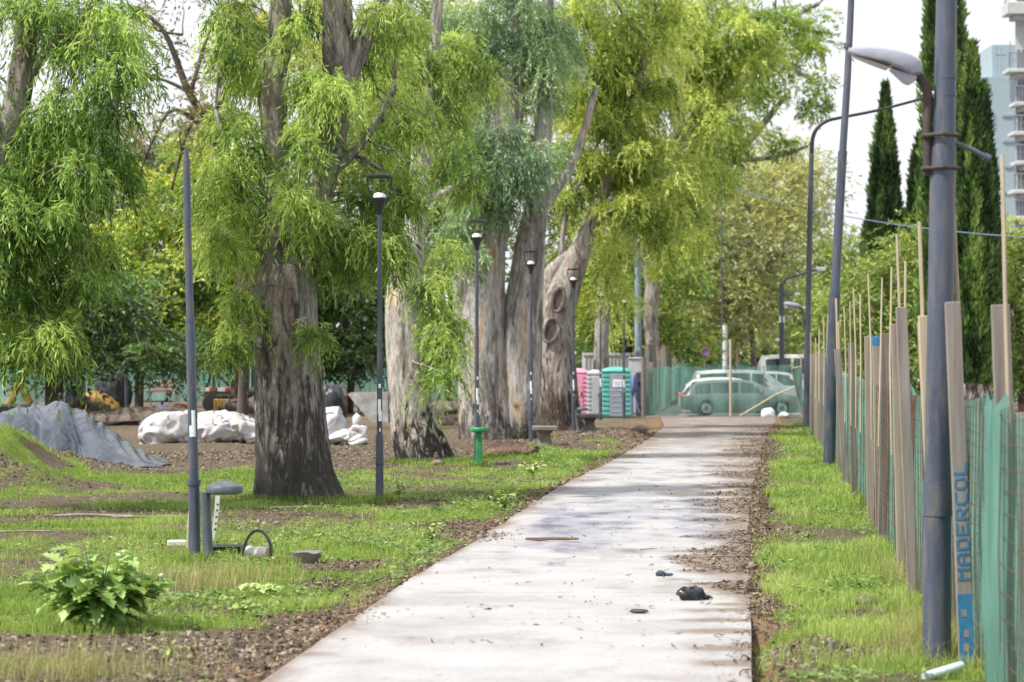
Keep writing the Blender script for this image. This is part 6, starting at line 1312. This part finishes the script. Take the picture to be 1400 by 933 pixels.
for (a, b) in (((276, 548), (292, 505)), ((292, 505), (292, 530)), ((292, 505), (313, 528)), ((318, 512), (335, 530)), ((335, 530), (322, 505)), ((345, 530), (345, 500))): m.tube([at(*a, Yf + .3), at(*b, Yf + .3)], .045, 6)
m.build('lifting_frame', BLACK, t)
for px in (290, 345):
    m = MB(); m.lathe([(.2, -.12), (.36, -.1), (.36, .1), (.2, .12)], (at(px, 0, Yf)[0], Yf - .05, .36), 18, rotm('X', 90)); m.build('wheel', TYRE, t)
t = thing('work_bench', 'thin dark table standing on pale ground between the thin posts', 'table', (at(212, 0, 101)[0], 101, 0)); m = MB(); a, b = at(190, 549, 101), at(232, 549, 101); m.rbox(((a[0] + b[0]) / 2, 101.3, a[2]), (b[0] - a[0], .7, .06), .01); m.build('top', PLAST, t)
for px in (193, 221):
    m = MB(); c = at(px, 549, 101); m.tube([(c[0], 101.2, 0), (c[0], 101.2, c[2])], .05, 6); m.build('leg', PLAST, t)
for (nm, lb, cat, px, py, Y, r, mt, sd_) in (('bucket_lump', 'blue and white plastic sheet lump left of the bulk bags', 'plastic sheet', 195, 572, 92, (.38, .3, .22), BLUE, 2), ('sheet_bundle', 'crumpled blue sheet on the far table edge behind the bulk bag', 'plastic sheet', 226, 562, 96, (.5, .3, .24), BLUE, 5), ('cloth_bundle', 'orange red bundle above the plump bulk bag', 'bundle', 245, 565, 94, (.5, .3, .3), flat('orange_cloth', (.40, .12, .06), rough=.8), 8),
                                        ('rubble_heap', 'dark heap of rubble and timber behind the bulk bags', 'rubble', 200, 586, 80, (2.4, .7, .34), pmat('rubble_dark', [(.05, .04, .035), (.12, .095, .08), (.2, .165, .14)], scale=(5, 5, 5), rough=.95, bump=.7), 4), ('rubble_heap', 'dark heap under the ochre pipe', 'rubble', 120, 583, 84, (1.0, .6, .5), pmat('rubble_dark', []), 9), ('debris_heap', 'dark debris heap right of the ochre steel box', 'rubble', 350, 585, 84, (1.3, .7, .55), pmat('rubble_dark', []), 14),
                                        ('tarp_bundle', 'black sheet bundle piled beside the thick dark trunk', 'bundle', 455, 574, 84, (.42, .4, .92), DPLAS, 3), ('soil_heap', 'dark brown soil heap behind the pale eucalyptus', 'soil heap', 625, 578, 80, (1.3, .8, .5), pmat('rubble_dark', []), 21), ('soil_heap', 'reddish soil heap in front of the massive fused trunk', 'soil heap', 704, 632, 51.5, (.55, .5, .16), pmat('red_soil', [(.17, .1, .07), (.27, .17, .125), (.36, .25, .19)], scale=(6, 6, 6), rough=.95, bump=.6), 6)):
    x = at(px, 0, Y)[0]; c = np.array((x, Y, g0(x, Y))); m = MB(); m.blob(c + (0, 0, r[2] * .35), r, .45, 1.7, 36, 22, sd_, flat=c[2] - .02)
    if 'heap' in nm: m.v[-1] += (fbm(m.v[-1] * 3.5, 4) * .2 + N.normal(0, .035, len(m.v[-1])))[:, None] * np.array((.6, .6, 1))
    single(nm, lb, cat, m, mt, c, sharp=0)
Yb = 96; t = thing('road_barrier', 'red and white plastic barrier right of the thick dark trunk', 'barrier', (at(461, 0, Yb)[0], Yb, 0)); a, b = at(447, 0, Yb)[0], at(475, 0, Yb)[0]
m = MB(); m.rbox(((a + b) / 2, Yb, .5), (b - a, .4, 1.0), .06); m.build('lower_block', RED, t); m = MB(); m.rbox(((a + b) / 2, Yb, .82), ((b - a) * .94, .44, .36), .05); m.build('white_band', WHT, t); m = MB(); m.rbox(((a + b) / 2, Yb, 1.06), (b - a, .36, .1), .03); m.build('top_rail', WHT, t)
Yb = 83; a = at(475, 537, Yb); b = at(530, 577, Yb); t = thing('concrete_slab', 'upright grey concrete slab with whitish stains behind the nearest globe lamp', 'slab', ((a[0] + b[0]) / 2, Yb, 0)); m = MB()
m.prism([(a[0], a[2] - .05), (a[0] + .1, a[2]), (b[0], a[2] + .03), (b[0] + .02, .0), (b[0] - .5, -.02)], .12, (0, Yb, 0), (1, 0, 0), (0, 0, 1), (0, 1, 0)); m.build('face', pmat('stained_concrete', [(.2, .2, .19), (.36, .36, .36), (.62, .63, .66)], scale=(2, 2, 2), rough=.85, bump=.2), t)
m = MB(); m.tube([(a[0] + .15, Yb + .3, 0), (a[0] + .5, Yb + .15, a[2] * .8)], .05, 6); m.build('prop', WOODS[2], t)
c = at(488, 577, 80.5); m = MB(); m.lathe([(.12, 0), (.14, .03), (.14, .24), (.10, .3), (.04, .34), (.04, .38)], (c[0], 80.5, .0), 14); single('jug', 'white plastic jug standing before the concrete slab', 'jug', m, flat('milky_plastic', (.62, .68, .7), rough=.4), (c[0], 80.5, 0))
for (px, pt, Y, lb) in ((532, 380, 84, 'thin dark post rising left of the pale eucalyptus trunk'), (173, 500, 88, 'thick dark post right of the wrapped black machine'), (190, 440, 96, 'thin pale post above the far table')):
    x = at(px, 0, Y)[0]; t = thing('thin_post', lb, 'post', (x, Y, g0(x, Y))); m = MB(); m.tube([(x, Y, -.1), (x, Y, at(0, pt, Y)[2])], .075 if px == 532 else .06, 8); m.build('shaft', NAVY if px != 190 else WOODS[1], t)
    m = MB(); m.lathe([(.08, 0), (.09, .02), (.09, .05), (.05, .07)], (x, Y, at(0, pt, Y)[2]), 10); m.build('cap', BLACK, t)
x0, Y = at(265, 0, 112)[0], 112.; t = thing('banner', 'small red and white printed notice hung on the green site net', 'banner', (at(222, 0, Y)[0], Y, 0)); a, b = at(206, 520, Y), at(240, 538, Y); m = MB(); m.rbox(((a[0] + b[0]) / 2, Y, (a[2] + b[2]) / 2), (b[0] - a[0], .03, a[2] - b[2]), .005); m.build('sheet', flat('banner_white', (.42, .42, .40), rough=.6), t)
for i in range(3): m = MB(); m.box(((a[0] + b[0]) / 2, Y - .02, b[2] + .12 + i * .17), ((b[0] - a[0]) * .8, .012, .08)); m.build('red_band', flat('faded_red', (.36, .16, .14), rough=.7), t)
for px in (206, 240): c = at(px, 0, Y); m = MB(); m.tube([(c[0], Y + .03, 0), (c[0], Y + .03, a[2] + .1)], .03, 6); m.build('stake', WOODS[2], t)

# ------------------------------------------------------------------ buildings on the right
PALEB = flat('hazy_tower_paint', (.30, .385, .43), rough=.7, bump=0); WBL = flat('tower_window', (.25, .33, .40), rough=.3, bump=0)
Yb = 300.; t = thing('tower_block', 'plain pale blue tower block standing behind the cypresses', 'building', (at(1365, 0, Yb)[0], Yb, 0)); zb = lambda py: at(0, py, Yb)[2]
def bbox(x0, x1, yt, yb, Y, dep): a, b = at(x0, yt, Y), at(x1, yb, Y); return ((a[0] + b[0]) / 2, Y + dep / 2, (a[2] + max(b[2], 0)) / 2), (b[0] - a[0], dep, a[2] - max(b[2], 0))
m = MB(); m.rbox(*bbox(1327, 1410, 105, 700, Yb, 14), .05); m.build('walls', PALEB, t); m = MB(); m.rbox(*bbox(1356, 1400, 61, 105, Yb + 2, 8), .05); m.build('upper_storey', PALEB, t)
for (x0, x1, y0, y1) in ((1347, 1355, 122, 127), (1370, 1388, 155, 160), (1371, 1388, 190, 195), (1373, 1385, 225, 230), (1372, 1386, 260, 265), (1374, 1386, 295, 300), (1340, 1346, 230, 234)):
    m = MB(); m.rbox(*bbox(x0, x1, y0, y1, Yb - .15, .3), .03); m.build('window', WBL, t)
for (a, b) in (((1362, 62), (1362, 102)), ((1368, 62), (1368, 102)), ((1360, 75), (1376, 75)), ((1329, 120), (1329, 140)), ((1337, 118), (1337, 138))): m = MB(); m.tube([at(*a, Yb - 1), at(*b, Yb - 1)], .12, 5); m.build('mast', WBL, t)
Yb = 150.; BW = flat('building_white', (.46, .47, .48), rough=.7, bump=.02); BS = flat('balcony_soffit', (.40, .41, .42), rough=.8, bump=.02); DK = flat('building_glass', (.16, .16, .17), rough=.2, bump=0); RL = flat('rail_grey', (.22, .25, .32), rough=.5, bump=0)
t = thing('apartment_building', 'white apartment building with protruding balconies at the right edge', 'building', (at(1430, 0, Yb)[0], Yb, 0)); m = MB(); x0_ = at(1388, 0, Yb)[0]; m.prism([(x0_, Yb), (x0_ + 16, Yb), (x0_ + 20, Yb + 16), (x0_ + 3.6, Yb + 16)], at(0, -60, Yb)[2], (0, 0, 0), (1, 0, 0), (0, 1, 0), (0, 0, 1)); m.build('walls', BW, t)
flo = [(8, 1370, 34), (98, 1371, 0), (143, 1380, 0), (183, 1378, 0), (223, 1382, 0), (262, 1378, 0), (298, 1380, 0)]
for i, (py, xl_, _) in enumerate(flo):
    a, b = at(xl_, py, Yb), at(1500, py + 8, Yb); m = MB(); th = (5 if i else 16) * Yb / F
    m.rbox(((a[0] + b[0]) / 2, Yb - .7, a[2] - th / 2), (b[0] - a[0], 1.8, th), .03); bal = m.build('balcony', BW, t)
    m = MB(); m.rbox(((a[0] + b[0]) / 2 + .25, Yb - .5, a[2] - th - .12), (b[0] - a[0] - .4, 1.5, .24), .03); m.build('soffit', BS, bal)
    if i:
        m = MB()
        for k_ in range(14): m.tube([(a[0] + .05 + k_ * .22, Yb - 1.5, a[2]), (a[0] + .05 + k_ * .22, Yb - 1.5, a[2] + .9)], .02, 4)
        m.tube([(a[0], Yb - 1.5, a[2] + .92), (b[0], Yb - 1.5, a[2] + .92)], .035, 5); m.tube([(a[0], Yb - 1.5, a[2] + .5), (b[0], Yb - 1.5, a[2] + .5)], .025, 5)
        for k_ in (0, 2): m.tube([(a[0] + .15 + k_ * .5, Yb - 1.45, a[2]), (a[0] + .15 + k_ * .5, Yb - 1.45, a[2] + 1.6)], .03, 4)
        m.build('railing', RL, bal)
    ym = py - 22
    for (x0, x1) in ((1391, 1394.5), (1397, 1402)):
        m = MB(); m.rbox(*bbox(x0, x1, py - 30 if i else -40, py - 4, Yb - .08, .2), .02); m.build('window', DK, t)
m = MB(); m.tube([at(1378, -10, Yb), at(1372, 12, Yb), at(1380, 2, Yb)], .06, 5); m.build('roof_strut', RL, t)

# low wall line of shrubs across the street on the right
C = np.array([(at(px, 0, Y)[0], Y, N.uniform(.3, 2.2)) for px in np.arange(1110, 1420, 9) for Y in (126, 131)])
pos, d, L_, W_, tone, _ = strands(C, np.zeros(len(C)), 1.1, 36, 6, .3, .12, .3, .9, .8)
o = leaf_mesh('roadside_shrubs', pos, d, L_, W_, tone - .1, LEAF_BG, None, False); prop(o, kind='stuff')
